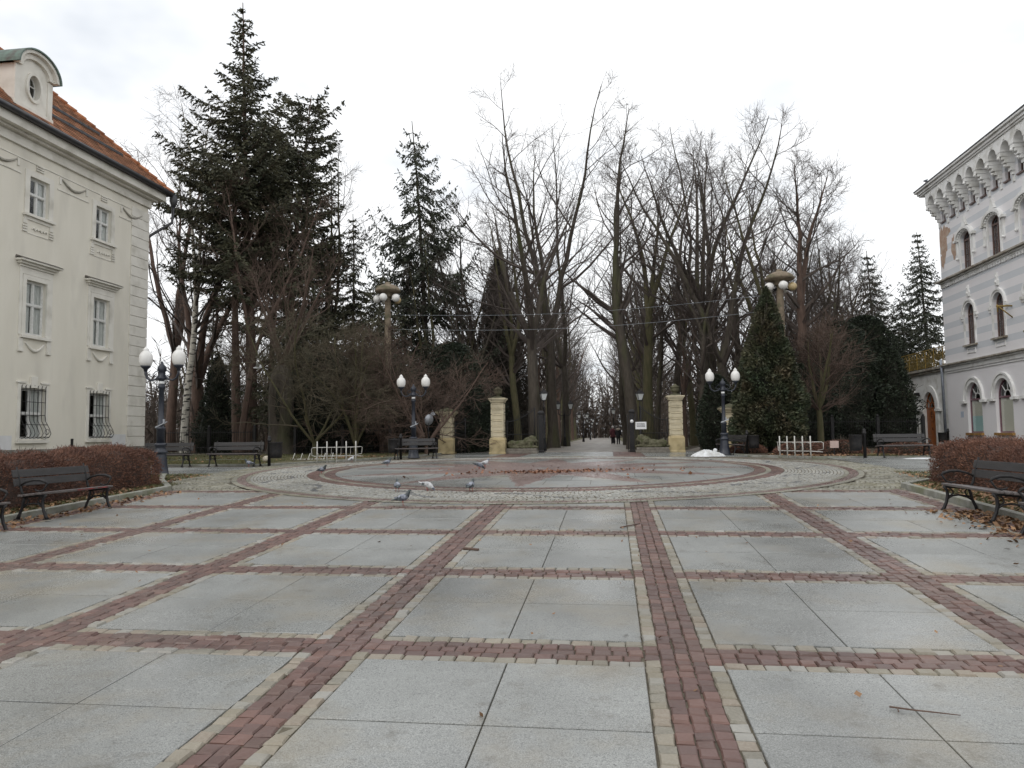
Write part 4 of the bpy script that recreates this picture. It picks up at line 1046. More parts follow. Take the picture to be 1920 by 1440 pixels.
mb = RBk(); mb.add([(-0.660, yc+.26*math.cos(t)*1.0, 1.95+.30*math.sin(t)) for t in np.linspace(0, 2*PI, 9)[:-1]], [tuple(range(8))]); mb.build('pane', M_room, dr)
mb = RBk(); ring_band(mb, [(yc+.26*math.cos(t), 1.95+.30*math.sin(t)) for t in np.linspace(0,2*PI,9)], [(yc+.40*math.cos(t), 1.95+.42*math.sin(t)) for t in np.linspace(0,2*PI,9)], -0.670, -0.620); mb.box(-0.660,-0.630,yc-.02,yc+.02,1.66,2.24); mb.box(-0.660,-0.635,yc-.26,yc+.26,1.93,1.97); mb.build('pane_frame', M_door, dr)
mb = RBk(); mb.tube([(-0.650,yc-.12,1.0),(-0.590,yc-.12,1.0),(-0.590,yc-.12,1.15)], .02, 6); mb.build('handle', M_iron, dr)
mb = RBk(); ring_band(mb, opening_chain(3.10,4.76,2.46,2.5,.93), opening_chain(3.02,4.84,2.46,2.5,1.02), -0.720, -0.650); mb.box(-0.720,-0.640,3.02,4.84,2.40,2.48)
for t in (PI*.22, PI*.5, PI*.78): mb.box(-.02,.02,-.025,.025,.25,.92, M=Matrix.Translation((-0.670,yc,2.48)) @ Matrix.Rotation(-(t-PI/2), 4, 'X'))
ring_band(mb, arc_pts(yc,.34,2.48,.34,12), arc_pts(yc,.39,2.48,.39,12), -0.700, -0.650); fl = mb.build('fanlight', M_door, RB)
mb = RBk(); ch = opening_chain(3.06,4.8,2.44,2.5,.98); mb.add([(-0.690,*p) for p in ch], [tuple(range(len(ch)))]); mb.build('pane', M_glass, fl)
mb = RBk(); mb.box(-.55, .35, 2.7, 5.1, -.3, -.06); mb.box(-.55, .75, 2.6, 5.2, -.3, -.17); mb.build('door_step', M_kerb, RB)
mb = RBk(); mb.tube([(.1,5.3,-.2),(.1,5.3,.85),(.15,5.4,.95),(.95,5.4,.80),(1.05,5.35,.7),(1.05,5.35,-.25)], .03, 6); mb.tube([(.1,5.3,.45),(1.05,5.35,.35)], .022, 6); mb.build('handrail', M_steel, RB)
mb = RBk()
for i in range(9): mb.box(-.78,-.74,6.15+i*.2,6.18+i*.2,-.05,2.6)
mb.box(-.78,-.73,6.1,7.9,1.5,1.56); mb.box(-.9,-.86,6.1,7.9,-.05,3.4); mb.build('wing_gate', M_iron, RB)
mb = RBk(); mb.box(-.55,-.3,5.5,5.7,3.3,3.42); mb.box(-.5,-.2,5.45,5.6,3.42,3.55); mb.build('wall_lantern', M_iron, RB)

# ================================================================== STREET FURNITURE
# ---- benches: dark slats on curled cast-iron sides; local x = length, front towards -y
def make_bench(group='cast iron park benches'):
    t = thing('park_bench', 'x', 'bench', group=group)
    mb = MB()
    for k in range(4): mb.box(-.93, .93, -.24+k*.112, -.24+k*.112+.10, .43-.012*k, .465-.012*k, 0)
    mb.build('seat', M_seatw, t, bevel=.006)
    mb = MB()
    for z0, z1, y0, y1 in ((.57,.70,.235,.262),(.72,.85,.268,.300)):
        mb.add([(-.93,y0,z0),(.93,y0,z0),(.93,y0+.035,z0-.005),(-.93,y0+.035,z0-.005),(-.93,y1,z1),(.93,y1,z1),(.93,y1+.035,z1-.005),(-.93,y1+.035,z1-.005)],
               [(0,3,2,1),(4,5,6,7),(0,1,5,4),(1,2,6,5),(2,3,7,6),(3,0,4,7)])
    mb.build('backrest', M_bench, t, bevel=.006)
    for s in (-1, 1):
        x = s*.82; mb = MB()
        def rail(pts, r, n=8): mb.tube([(x, y, z) for y, z in pts], r, n, flat=1.0)
        rail([(-.25,.42),(-.20,.36),(-.19,.27),(-.215,.15),(-.26,.05),(-.285,.012)], [.022,.024,.026,.024,.028,.034])
        rail([(.14,.40),(.17,.30),(.19,.20),(.24,.08),(.265,.012)], [.022,.024,.024,.024,.034])
        rail([(-.21,.20),(-.12,.26),(-.02,.275),(.08,.26),(.19,.19)], .016)
        rail([(-.25,.415),(-.1,.405),(.06,.39),(.18,.385)], .022)
        rail([(.16,.38),(.215,.48),(.245,.6),(.285,.75),(.325,.90)], [.024,.022,.02,.018,.014])
        rail([(-.18,.40),(-.12,.36),(-.10,.30),(-.17,.25)], .012); rail([(.12,.38),(.08,.33),(.10,.27),(.17,.24)], .012)
        mb.box(x-.045, x+.045, -.33, -.24, 0, .016); mb.box(x-.045, x+.045, .22, .31, 0, .016)
        fr = mb.build('side_frame', M_iron, t)
        mb = MB()
        mb.tube([(x,.235,.58),(x,.14,.635),(x,0,.672),(x,-.14,.672),(x,-.24,.64),(x,-.285,.595)], [.016,.019,.022,.024,.024,.012], 8, flat=1.0)
        mb.tube([(x,-.27,.615),(x,-.235,.55),(x,-.20,.50),(x,-.13,.478),(x,-.06,.492),(x,-.05,.515)], [.016,.015,.014,.014,.013,.012], 8)
        mb.build('armrest', M_iron, fr)
    return t
BK = None
bench0 = make_bench(); bk = kid_map(bench0)
def bench(label, x, y, rz, first=False, dz=0.0, sc=None):
    return place(bench0, bk, label, (x, y, gz(x, y)+dz), rz, first=first, scale=sc)
b_ = bench('dark slatted bench with red paint remnants in front of the left russet hedge', -9.86, 12.52, PI/2, True)
mb = MB()
for a, b in ((-.05,.12),(.14,.42),(.5,.78)): mb.box(a, b, -.244, -.2405, .436, .458)
mb.build('red_paint_mark', M_redp, b_)
bench('dark slatted bench with worn seat in front of the right russet hedge', 5.74, 12.62, -PI/2)
bench('dark bench at the left picture edge with only its curled armrest showing', -9.88, 10.05, PI/2)
bench('dark bench at the right picture edge beyond the worn seated one', 5.72, 10.18, -PI/2)
bench('dark bench on wet slabs before the lawn, near the litter bin on a post', -13.15, 24.85, 0.02)
bench('dark bench half hidden behind the blue grey lamp post by the palace fence', -15.75, 24.75, 0.02)
bench('small dark bench beside the lamp and the brown shrub left of the gate', -8.05, 30.2, 0.55)
bench('dark bench before the low brown bed and the orange door', 10.38, 28.55, 0.12)
bench('dark bench seen end on behind the lamp at the right of the gate', 5.15, 33.9, -1.25)

# ---- twin acorn-globe lamp posts
def make_lamp():
    t = thing('street_lamp', 'x', 'street lamp', group='twin globe street lamps')
    mb = MB(); mb.lathe([(.27,0),(.27,.03),(.245,.05),(.20,.30),(.17,.62),(.165,.66),(.20,.68),(.20,.72),(.15,.75),(.14,.86),(.17,.89),(.17,.94),(.12,.97)], n=16); mb.build('lamp_base', M_blueiron, t)
    mb = MB(); mb.lathe([(.115,.97),(.11,1.35),(.13,1.37),(.13,1.41),(.085,1.45),(.072,2.55),(.10,2.57),(.10,2.63),(.075,2.66),(.075,2.80),(.13,2.84),(.13,2.88),(.10,2.90),(.095,3.05),(.13,3.09),(.12,3.20),(.05,3.27),(.03,3.34),(.001,3.36)], n=14); mb.build('pole', M_blueiron, t)
    for s in (-1, 1):
        mb = MB(); mb.tube([(s*.08,0,2.95),(s*.20,0,2.83),(s*.36,0,2.80),(s*.48,0,2.87),(s*.54,0,3.0),(s*.54,0,3.12)], [.035,.03,.028,.03,.035,.04], 8)
        mb.tube([(s*.1,0,3.1),(s*.22,0,3.06),(s*.30,0,2.97),(s*.24,0,2.90),(s*.17,0,2.94)], .014, 6)
        mb.lathe([(.05,3.08),(.06,3.14),(.13,3.20),(.145,3.24)], (s*.54,0,0), 14)
        ar = mb.build('arm', M_blueiron, t)
        mb = MB(); mb.lathe([(.125,3.235),(.155,3.27),(.185,3.36),(.192,3.46),(.183,3.55),(.145,3.62),(.095,3.67),(.08,3.69),(.085,3.71),(.07,3.75),(.035,3.78),(.028,3.80),(.001,3.82)], (s*.54,0,0), 20)
        mb.build('globe', M_milk, ar)
    mb = MB(); mb.box(.075,.12,-.03,.03,1.52,1.66); mb.add([(-.13,-.09,1.44),(.20,-.12,1.56),(.22,-.02,1.60),(-.10,.02,1.47),(-.13,-.09,1.40),(.20,-.12,1.535),(.22,-.02,1.575),(-.10,.02,1.43)], [(0,1,2,3),(4,7,6,5),(0,4,5,1),(1,5,6,2),(2,6,7,3),(3,7,4,0)]); mb.build('torn_notice', M_signback, t)
    mb = MB(); mb.lathe([(.0755,2.70),(.0765,2.71),(.0765,2.76),(.0755,2.77)], n=14); mb.build('white_sticker', M_paper, t)
    return t
lamp0 = make_lamp(); lk = kid_map(lamp0)
def lamp(label, x, y, rz=0, first=False, h=1.0): return place(lamp0, lk, label, (x, y, gz(x, y)), rz, first=first, scale=(1, 1, h))
lamp('blue grey twin globe lamp post at the corner of the palace lawn', -13.07, 20.33, -.05, True)
lamp('twin globe lamp post before the dark yew, left of the small pillar', -8.52, 31.6, .05, h=.955)
lamp('twin globe lamp post before the thuja at the right of the gate', 4.82, 33.3, -.05, h=.985)

# ---- lanterns of the avenue
M_lglass = mat('lantern_glass', (0.62,0.64,0.64), rough=0.2)
def make_lantern_post(n):
    t = thing('avenue_lantern', 'x', 'street lamp', group='lantern posts of the avenue')
    mb = MB(); mb.lathe([(.16,0),(.15,.25),(.10,.7),(.12,.74),(.06,.8),(.05,2.55),(.075,2.58),(.03,2.68),(.02,3.0)], n=10); mb.build('pole', M_iron, t)
    for s in ((-1, 1) if n == 2 else (0,)):
        x = s*.5; zb = 2.95
        if s:
            mb = MB(); mb.tube([(0,0,2.5),(x*.5,0,2.45),(x,0,2.6),(x,0,zb)], .03, 6); a = mb.build('arm', M_iron, t)
        else: a = t; zb = 2.98
        mb = MB(); mb.square([(.10,zb),(.115,zb+.04)], (x,0,0)); mb.square([(.22,zb+.42),(.23,zb+.45),(.10,zb+.60),(.05,zb+.62),(.05,zb+.68),(.01,zb+.76)], (x,0,0))
        for i in (-1, 1):
            for j in (-1, 1): mb.tube([(x+i*.105,j*.105,zb+.03),(x+i*.205,j*.205,zb+.44)], .014, 4)
        l = mb.build('lantern', M_iron, a)
        mb = MB(); mb.square([(.098,zb+.042),(.195,zb+.418)], (x,0,0)); mb.build('lantern_glass', M_lglass, l)
    return t
ln1 = make_lantern_post(1); k1 = kid_map(ln1)
place(ln1, k1, 'single lantern on a post just inside the open left gate leaf', (-4.0, 44.5, GY), .3, first=True)
place(ln1, k1, 'single lantern on a post just inside the open right gate leaf', (1.75, 46.5, GY), .3)
ln2 = make_lantern_post(2); k2 = kid_map(ln2)
lab2 = ['nearest twin lantern on the left side of the avenue', 'second twin lantern along the left side of the avenue', 'third twin lantern along the left side of the avenue', 'farthest twin lantern at the end of the avenue']
for i, (u, Y) in enumerate(((1059,60),(1094,94),(1107,128),(1115,165))):
    place(ln2, k2, lab2[i], (at(u, 815, Y).x, Y, GY), 0, first=(i == 0))
place(ln1, k1, 'single lantern beyond the two walkers on the right of the avenue', (at(1151,815,78).x, 78, GY), 0)

# ---- old tall lamps under concrete mushroom hats
def make_mushroom():
    t = thing('mushroom_lamp', 'x', 'street lamp', group='old concrete mushroom lamps')
    mb = MB(); mb.lathe([(.25,0),(.225,3),(.20,6),(.18,8.6),(.17,9.1)], n=12); mb.build('pole', M_concrete, t)
    mb = MB(); mb.lathe([(.2,9.05),(.30,9.15),(.28,9.35),(.70,9.38),(.76,9.43),(.75,9.50),(.64,9.66),(.38,9.80),(.15,9.87),(.14,9.97),(.001,10.0)], n=18); mb.build('lamp_hat', M_concrete, t)
    for k in range(5):
        a = 2*PI*k/5 + .5; mb = MB(); mb.tube([(.2*math.cos(a),.2*math.sin(a),8.9),(.5*math.cos(a),.5*math.sin(a),8.8)], .04, 6); ar = mb.build('arm', M_iron, t)
        mb = MB(); mb.ball((.62*math.cos(a),.62*math.sin(a),8.98), .24, 14, 9); mb.build('globe', M_globeb if k == 0 else M_milk, ar)
    return t
ml = make_mushroom(); mk = kid_map(ml)
p = at(727, 815, 42); place(ml, mk, 'tall concrete mushroom lamp rising from the brown shrub on the left', (p.x, 42, GY), .3, first=True, scale=(1,1,1.0))
p = at(1472, 815, 40.5); place(ml, mk, 'tall concrete mushroom lamp with a brown globe behind the thuja', (p.x, 40.5, GY), -.75, scale=(1,1,.955))

# ---- cycle racks of white tube
def make_rack(label, x, y, rz):
    t = thing('cycle_rack', label, 'cycle rack', (x, y, gz(x, y)), rz, 'white tube cycle racks')
    for k in range(5):
        mb = MB(); mb.tube([(-.70+.35*k,0,0),(-.70+.35*k,0,.80),(-.70+.35*k,0,.815)], [.024,.024,.01], 8); mb.build('post', M_rackw, t)
    mb = MB()
    mb.tube([(-.88,.10,.56),(-.86,.03,.585),(-.7,.03,.59),(.55,.03,.59),(.92,.30,.60),(.97,.34,.57),(.95,.36,.34),(.7,.36,.29)], .013, 6)
    mb.tube([(-.88,.10,.56),(-.90,.12,.5),(-.88,.12,.30),(-.80,.05,.27),(.7,.04,.27),(.98,.30,.24)], .013, 6); mb.build('rail', M_rackw, t)
    for k in range(4):
        mb = MB(); xx = -.525+.35*k; mb.tube([(xx,.03,.585),(xx,.20,.54),(xx,.24,.34),(xx-.06,.26,.25),(xx+.12,.34,.25)], .011, 6); mb.build('wheel_loop', M_rackw, t)
make_rack('white tube cycle rack on the left before the brown shrub', -10.15, 26.75, .42)
make_rack('white tube cycle rack on the right before the low leaf bed', 6.62, 28.5, -.95)
t = thing('cycle_rack', 'old white cycle rack lying low in the shade behind the left rack', 'cycle rack', (-12.2, 29.4, GY-.05), .1)
mb = MB(); mb.tube([(-.9,0,.1),(.9,0,.1)], .015, 6); mb.tube([(-.9,.5,.1),(.9,.5,.1)], .015, 6)
for k in range(6): mb.tube([(-.8+.32*k,0,.1),(-.8+.32*k,.25,.34),(-.8+.32*k,.5,.1)], .014, 6)
mb.build('frame', M_rackw, t)

# ---- litter bins hung on posts
def make_bin():
    t = thing('litter_bin', 'x', 'litter bin', group='black litter bins on posts')
    mb = MB(); mb.lathe([(.055,0),(.055,.86),(.075,.88),(.075,.93),(.055,.95),(.06,1.0),(.035,1.05),(.001,1.06)], n=12); mb.build('post', M_iron, t)
    mb = MB(); mb.lathe([(.17,.28),(.205,.30),(.215,.50),(.22,.80),(.235,.82),(.235,.84),(.20,.84),(.19,.45)], (-.30,0,0), 18); mb.build('bucket', M_iron, t)
    mb = MB(); mb.box(-.12,-.04,-.02,.02,.42,.46); mb.box(-.12,-.04,-.02,.02,.70,.74); mb.build('bracket', M_iron, t)
    return t
bin0 = make_bin(); bnk = kid_map(bin0)
def bin_(label, x, y, rz, first=False, z=None): return place(bin0, bnk, label, (x, y, gz(x, y) if z is None else z), rz, first=first)
bin_('black litter bin on a post beside the left rear bench', -11.95, 25.0, PI-.3, True)
bin_('black litter bin on a post beside the small bench left of the gate', -8.6, 29.9, .4)
bin_('black litter bin on a post between the low leaf bed and the right rear bench', 8.98, 28.3, 0)
bin_('black litter bin below the thuja next to the end on bench', 5.75, 33.2, 2.6)
bin_('black litter bin at the downpipe of the banded building', 18.6, 44.6, 0)
t = thing('waste_box', 'dark box bin against the palace wall between its barred windows', 'litter bin', (-23.5, 30.3, GY+.05), 0)
mb = MB(); mb.square([(.20,0),(.23,.55),(.25,.56),(.25,.60)]); mb.build('body', M_iron, t, bevel=.01); mb = MB(); mb.box(-.05,.05,-.28,-.23,0,.95); mb.build('post', M_iron, t)

# ---- gate: pillars, leaves, stones
def make_pillar(h, name, label, x, y, top, group):
    t = thing(name, label, 'gate pillar', (x, y, gz(x, y)), 0, group)
    mb = MB(); b = .40; mb.square([(b+.02,0),(b+.02,.08),(b,.10),(b,.72),(b-.06,.84)]); mb.build('pedestal', M_pillar, t, bevel=.01)
    mb = MB(); s = b-.075; n = int((h-.84)/.285); z = .84
    mb.square([(s-.035,.84),(s-.035,h)])
    hh = (h-.84-.04)/n
    for k in range(n):
        z0, z1 = .86+k*hh, .86+(k+1)*hh-.03
        mb.box(-s, s, -s, s, z1-.03, z1+.0); mb.box(-s,-s+.07,-s,s,z0,z1-.03); mb.box(s-.07,s,-s,s,z0,z1-.03)
        mb.box(-s+.07,s-.07,-s+.015,s-.015,z0+.03,z1-.06)
    mb.build('shaft', M_pillarl, t, bevel=.006)
    mb = MB(); mb.square([(s,h),(s+.03,h+.02),(s+.03,h+.06),(s+.07,h+.10),(s+.10,h+.16),(s+.12,h+.17),(s+.12,h+.23)] if top == 'urn' else [(s,h),(s+.05,h+.02),(s+.05,h+.06),(s+.12,h+.12),(s+.19,h+.19),(s+.20,h+.20),(s+.20,h+.25)]); mb.build('cornice', M_pillarl, t, bevel=.006)
    if top == 'urn':
        z = h+.23
        mb = MB(); mb.square([(s,z),(s*.8,z+.05),(s*.55,z+.09)]); mb.lathe([(.15,z+.09),(.09,z+.14),(.12,z+.18),(.21,z+.24),(.23,z+.34),(.21,z+.40),(.25,z+.43),(.24,z+.46),(.15,z+.50),(.09,z+.55),(.07,z+.58),(.001,z+.61)], n=14); mb.build('urn', M_mossy, t)
    else:
        z = h+.25
        mb = MB(); mb.square([(s+.22,z),(s+.21,z+.03),(.02,z+.22),(.001,z+.225)]); mb.build('pillar_cap', M_mossy, t)
    mb = MB()
    for q in (.95, 1.55, 2.1):
        if q < h: mb.box(s-.005, s+.06, -.04, .04, q, q+.05)
    mb.build('hinge', M_iron, t)
make_pillar(2.62, 'gate_pillar', 'tall ochre gate pillar left of the avenue with a mossy urn on top', -5.78, 38.0, 'urn', 'ochre gate pillars')
make_pillar(2.62, 'gate_pillar', 'tall ochre gate pillar right of the avenue with a mossy urn on top', 3.22, 38.6, 'urn', 'ochre gate pillars')
make_pillar(1.98, 'gate_pillar', 'short ochre gate pillar with a pyramid cap left of the side path', -8.68, 39.0, 'cap', 'ochre gate pillars')
make_pillar(1.98, 'gate_pillar', 'short ochre gate pillar half hidden by the lamp and thuja', 6.02, 39.6, 'cap', 'ochre gate pillars')
def gate_leaf(label, x, y, rz, w, h0, h1, lab_sign=False):
    t = thing('gate_leaf', label, 'gate', (x, y, GY-.02), rz, 'open iron gate leaves'); mb = MB()
    mb.tube([(0,0,.05),(0,0,h0)], .03, 6); mb.tube([(w,0,.05),(w,0,h1)], .04, 6); mb.tube([(0,0,.2),(w,0,.2)], .022, 6); mb.tube([(0,0,1.0),(w,0,1.0)], .018, 6)
    mb.tube([(w*i/8,0,h0+(h1-h0)*(i/8)**1.7-.1) for i in range(9)], .022, 6); mb.build('frame', M_iron, t)
    mb = MB(); n = int(w/.13)
    for i in range(1, n):
        f = i/n; hh = h0+(h1-h0)*f**1.7; mb.tube([(w*f,0,.2),(w*f,0,hh),(w*f,0,hh+.12)], [.011,.011,.002], 5)
        if i % 2: mb.tube([(w*f+.06,0,.2),(w*f+.06,0,.95),(w*f+.06,0,1.05)], [.009,.009,.002], 5)
    mb.build('bars', M_iron, t); return t
gate_leaf('left leaf of the avenue gate swung half open, tallest at its free edge', -5.35, 38.2, 1.0, 2.3, 1.75, 2.45)
gl = gate_leaf('right leaf of the avenue gate swung half open, white notice behind it', 2.82, 38.8, PI-1.0, 2.3, 1.75, 2.45)
gate_leaf('narrow iron gate leaf by the short left pillar, open to the side path', -8.25, 39.1, 1.35, 1.3, 1.7, 1.9)
for label, x, y in (('black iron gate post at the left edge of the avenue', -3.72, 39.6), ('black iron gate post at the right edge of the avenue with a white disc', 1.05, 39.6)):
    t = thing('gate_post', label, 'gate post', (x, y, GY-.02), 0, 'iron gate posts')
    mb = MB(); mb.square([(.16,0),(.16,.12),(.13,.14),(.13,2.05),(.17,2.08),(.17,2.16),(.08,2.25)]); mb.build('post', M_iron, t, bevel=.01)
    mb = MB()
    for s in (-1, 1): mb.tube([(s*.20,0,.02),(s*.20,0,1.95),(s*.20,0,2.05)], [.02,.02,.004], 6)
    mb.build('stay_bar', M_blueiron, t)
    if x > 0:
        mb = MB(); mb.lathe([(.09,0),(.09,.02)], n=16, M=Matrix.Translation((0,-.15,1.62)) @ Matrix.Rotation(PI/2, 4, 'X')); mb.build('white_disc', M_paper, t)
t = thing('notice_board', 'white notice on a stake beside the right gate post', 'sign', (1.5, 39.1, GY), 0)
mb = MB(); mb.box(-.02,.02,.012,.05,0,1.35); mb.build('stake', M_iron, t)
mb = MB(); mb.box(-.28,.28,-.01,.01,1.18,1.56); mb.build('panel', M_paper, t, bevel=.004)
mb = MB(); r_ = random.Random(3)
for z, h in ((1.44,.05),(1.37,.05),(1.30,.05)):
    x = -.21
    while x < .18: l = r_.uniform(.02,.045); mb.box(x, x+l, -.0125, -.0105, z, z+h*r_.uniform(.75,1)); x += l+.012
mb.build('printed_lines', M_ink, t)
# mossy recumbent stone figures on plinths
def make_lion(label, x, y, rz, sc):
    t = thing('stone_sculpture', label, 'sculpture', (x, y, gz(x, y)), rz, 'weathered stone figures at the gate', sc)
    mb = MB(); mb.box(-.95,.95,-.42,.42,0,.16); mb.box(-.90,.90,-.38,.38,.162,.30); mb.build('plinth', M_plinth, t, bevel=.02)
    me = bpy.data.meshes.new('figure'); bm = bmesh.new()
    def el(c, r, rot=0):
        bmesh.ops.create_icosphere(bm, subdivisions=3, radius=1, matrix=Matrix.Translation(c) @ Matrix.Rotation(rot, 4, 'Y') @ Matrix.Diagonal((*r, 1)))
    el((-.05,0,.52), (.72,.27,.24)); el((-.55,.12,.52), (.28,.2,.25)); el((-.55,-.12,.52), (.28,.2,.25)); el((.42,0,.62), (.34,.30,.33)); el((.62,-.02,.80), (.24,.22,.24)); el((.80,-.02,.74), (.13,.12,.11))
    el((.65,.2,.38), (.34,.09,.09)); el((.65,-.2,.38), (.34,.09,.09)); el((-.30,.26,.36), (.3,.08,.07)); el((-.30,-.26,.36), (.3,.08,.07)); el((-.82,.12,.38), (.16,.07,.06)); el((0,0,.36), (.85,.33,.09))
    bm.to_mesh(me); bm.free(); me.materials.append(M_mossy)
    for p_ in me.polygons: p_.use_smooth = True
    o = bpy.data.objects.new('figure', me); COL.objects.link(o); o.parent = t
    md = o.modifiers.new('join', 'REMESH'); md.mode = 'VOXEL'; md.voxel_size = .03; md.use_smooth_shade = True
    tx = bpy.data.textures.new('rough', 'CLOUDS'); tx.noise_scale = .14; dm = o.modifiers.new('weather', 'DISPLACE'); dm.texture = tx; dm.strength = .12; dm.texture_coords = 'LOCAL'
    return t
make_lion('mossy weathered stone figure on a plinth right of the left gate pillar', -4.60, 38.2, 0, .88)
make_lion('mossy weathered stone figure on a plinth left of the right gate pillar', 2.02, 38.3, PI, .88)
t = thing('road_sign', 'grey backed road sign on a thin pole by the short left pillar', 'sign', (-8.95, 36.0, gz(0, 36)), .9)
mb = MB(); mb.tube([(0,0,0),(0,0,2.1)], .028, 8); mb.build('pole', M_iron, t)
mb = MB(); mb.lathe([(.27,0),(.27,.015)], n=20, M=Matrix.Translation((0,-.03,1.75)) @ Matrix.Rotation(PI/2+.15, 4, 'X') @ Matrix.Rotation(.2,4,'Z')); mb.build('sign_disc', M_signback, t)
mb = MB(); mb.add([(.02,-.045,1.90),(.40,-.045,2.0),(.22,-.045,2.24),(.02,-.06,1.90),(.40,-.06,2.0),(.22,-.06,2.24)], [(0,1,2),(3,5,4),(0,3,4,1),(1,4,5,2),(2,5,3,0)]); mb.build('sign_panel', M_signback, t)

# ---- iron fences
def fence(label, pts, h=1.42, name='iron_fence'):
    t = thing(name, label, 'fence', (pts[0][0], pts[0][1], GY), 0)
    o = Vector((pts[0][0], pts[0][1], 0)); mb = MB(); posts = []
    for (x0, y0), (x1, y1) in zip(pts, pts[1:]):
        a, b = Vector((x0, y0, 0))-o, Vector((x1, y1, 0))-o; L = (b-a).length; n = int(L/.125)
        for i in range(n):
            p = a.lerp(b, i/n); mb.tube([p+Vector((0,0,.12)), p+Vector((0,0,h-.12)), p+Vector((0,0,h))], [.012,.012,.003], 4)
            if i % 2 == 0: q = a.lerp(b, (i+.5)/n); mb.tube([q+Vector((0,0,.08)), q+Vector((0,0,.42))], .01, 4)
        for z in (.16, .45, h-.16): mb.tube([a+Vector((0,0,z)), b+Vector((0,0,z))], .018, 5)
        m = max(1, round(L/2.6)); posts += [a.lerp(b, i/m) for i in range(m+1)]
    mb.build('pickets', M_iron, t)
    for p in posts:
        mb = MB(); mb.box(p.x-.07, p.x+.07, p.y-.07, p.y+.07, -.05, h+.10); mb.ball((p.x, p.y, h+.15), .075, 8, 6); mb.build('post', M_iron, t)
fence('black iron fence running from the palace corner to the hollow trunk', [(-24.0,37.6),(-19.0,38.0)])
fence('black iron fence in the shade between the hollow trunk and the short left pillar', [(-16.8,38.2),(-9.2,39.1)])
fence('black iron fence in the shade right of the thuja', [(6.6,39.8),(16.0,41.2)], 1.6)
# small things of the right bed
t = thing('pale_box', 'small pale pink board standing in the low brown bed on the right', 'board', (8.45, 30.1, gz(0,30.1)+.05), .1)
mb = MB(); mb.box(-.16,.16,-.02,.02,.28,.55); mb.build('panel', mat('pinkish_board', (0.55,0.42,0.38), (0.48,0.36,0.32), 9, 0.7), t); mb = MB(); mb.box(-.02,.02,.022,.05,0,.5); mb.build('stake', M_iron, t)
t = thing('litter_scrap', 'crumpled pale bag on the lawn under the left rear bench', 'rubbish', (-13.0, 27.0, gz(0,27)+.06), .4)
mb = MB(); mb.lathe([(.10,0),(.16,.05),(.15,.16),(.08,.22),(.001,.23)], n=7); mb.build('bag', mat('crumpled_bag', (0.55,0.50,0.40), (0.42,0.38,0.30), 20, 0.7), t)
# overhead wires between the mushroom lamps
for z, lab in ((8.05, 'upper thin wire slung between the two mushroom lamps'), (7.2, 'lower thin wire slung between the two mushroom lamps')):
    a, b = Vector((at(727,815,42).x, 42, GY+z)), Vector((at(1472,815,40.5).x, 40.5, GY+z+.2)); mb = MB()
    mb.tube([a.lerp(b, i/20) - Vector((0,0,.45*math.sin(PI*i/20))) for i in range(21)], .007, 4); tag(mb.build('overhead_wire', M_steel), lab, 'wire')

# ================================================================== HEDGES, TREES, SHRUBS
def foliage(name, C, D, Wd, ln, m, parent=None, r=None):
    """C centres, D main directions, small diamond leaves of length ln and width Wd"""
    r = r or rng; n = len(C); D = D/np.maximum(np.linalg.norm(D, axis=1, keepdims=True), 1e-6)
    R = r.normal(0, 1, (n, 3)); V = np.cross(D, R); V /= np.maximum(np.linalg.norm(V, axis=1, keepdims=True), 1e-6)
    ln = np.broadcast_to(ln, n)[:, None]; Wd = np.broadcast_to(Wd, n)[:, None]
    return diamonds(name, C, D*ln*.5, V*Wd*.5, m, parent)

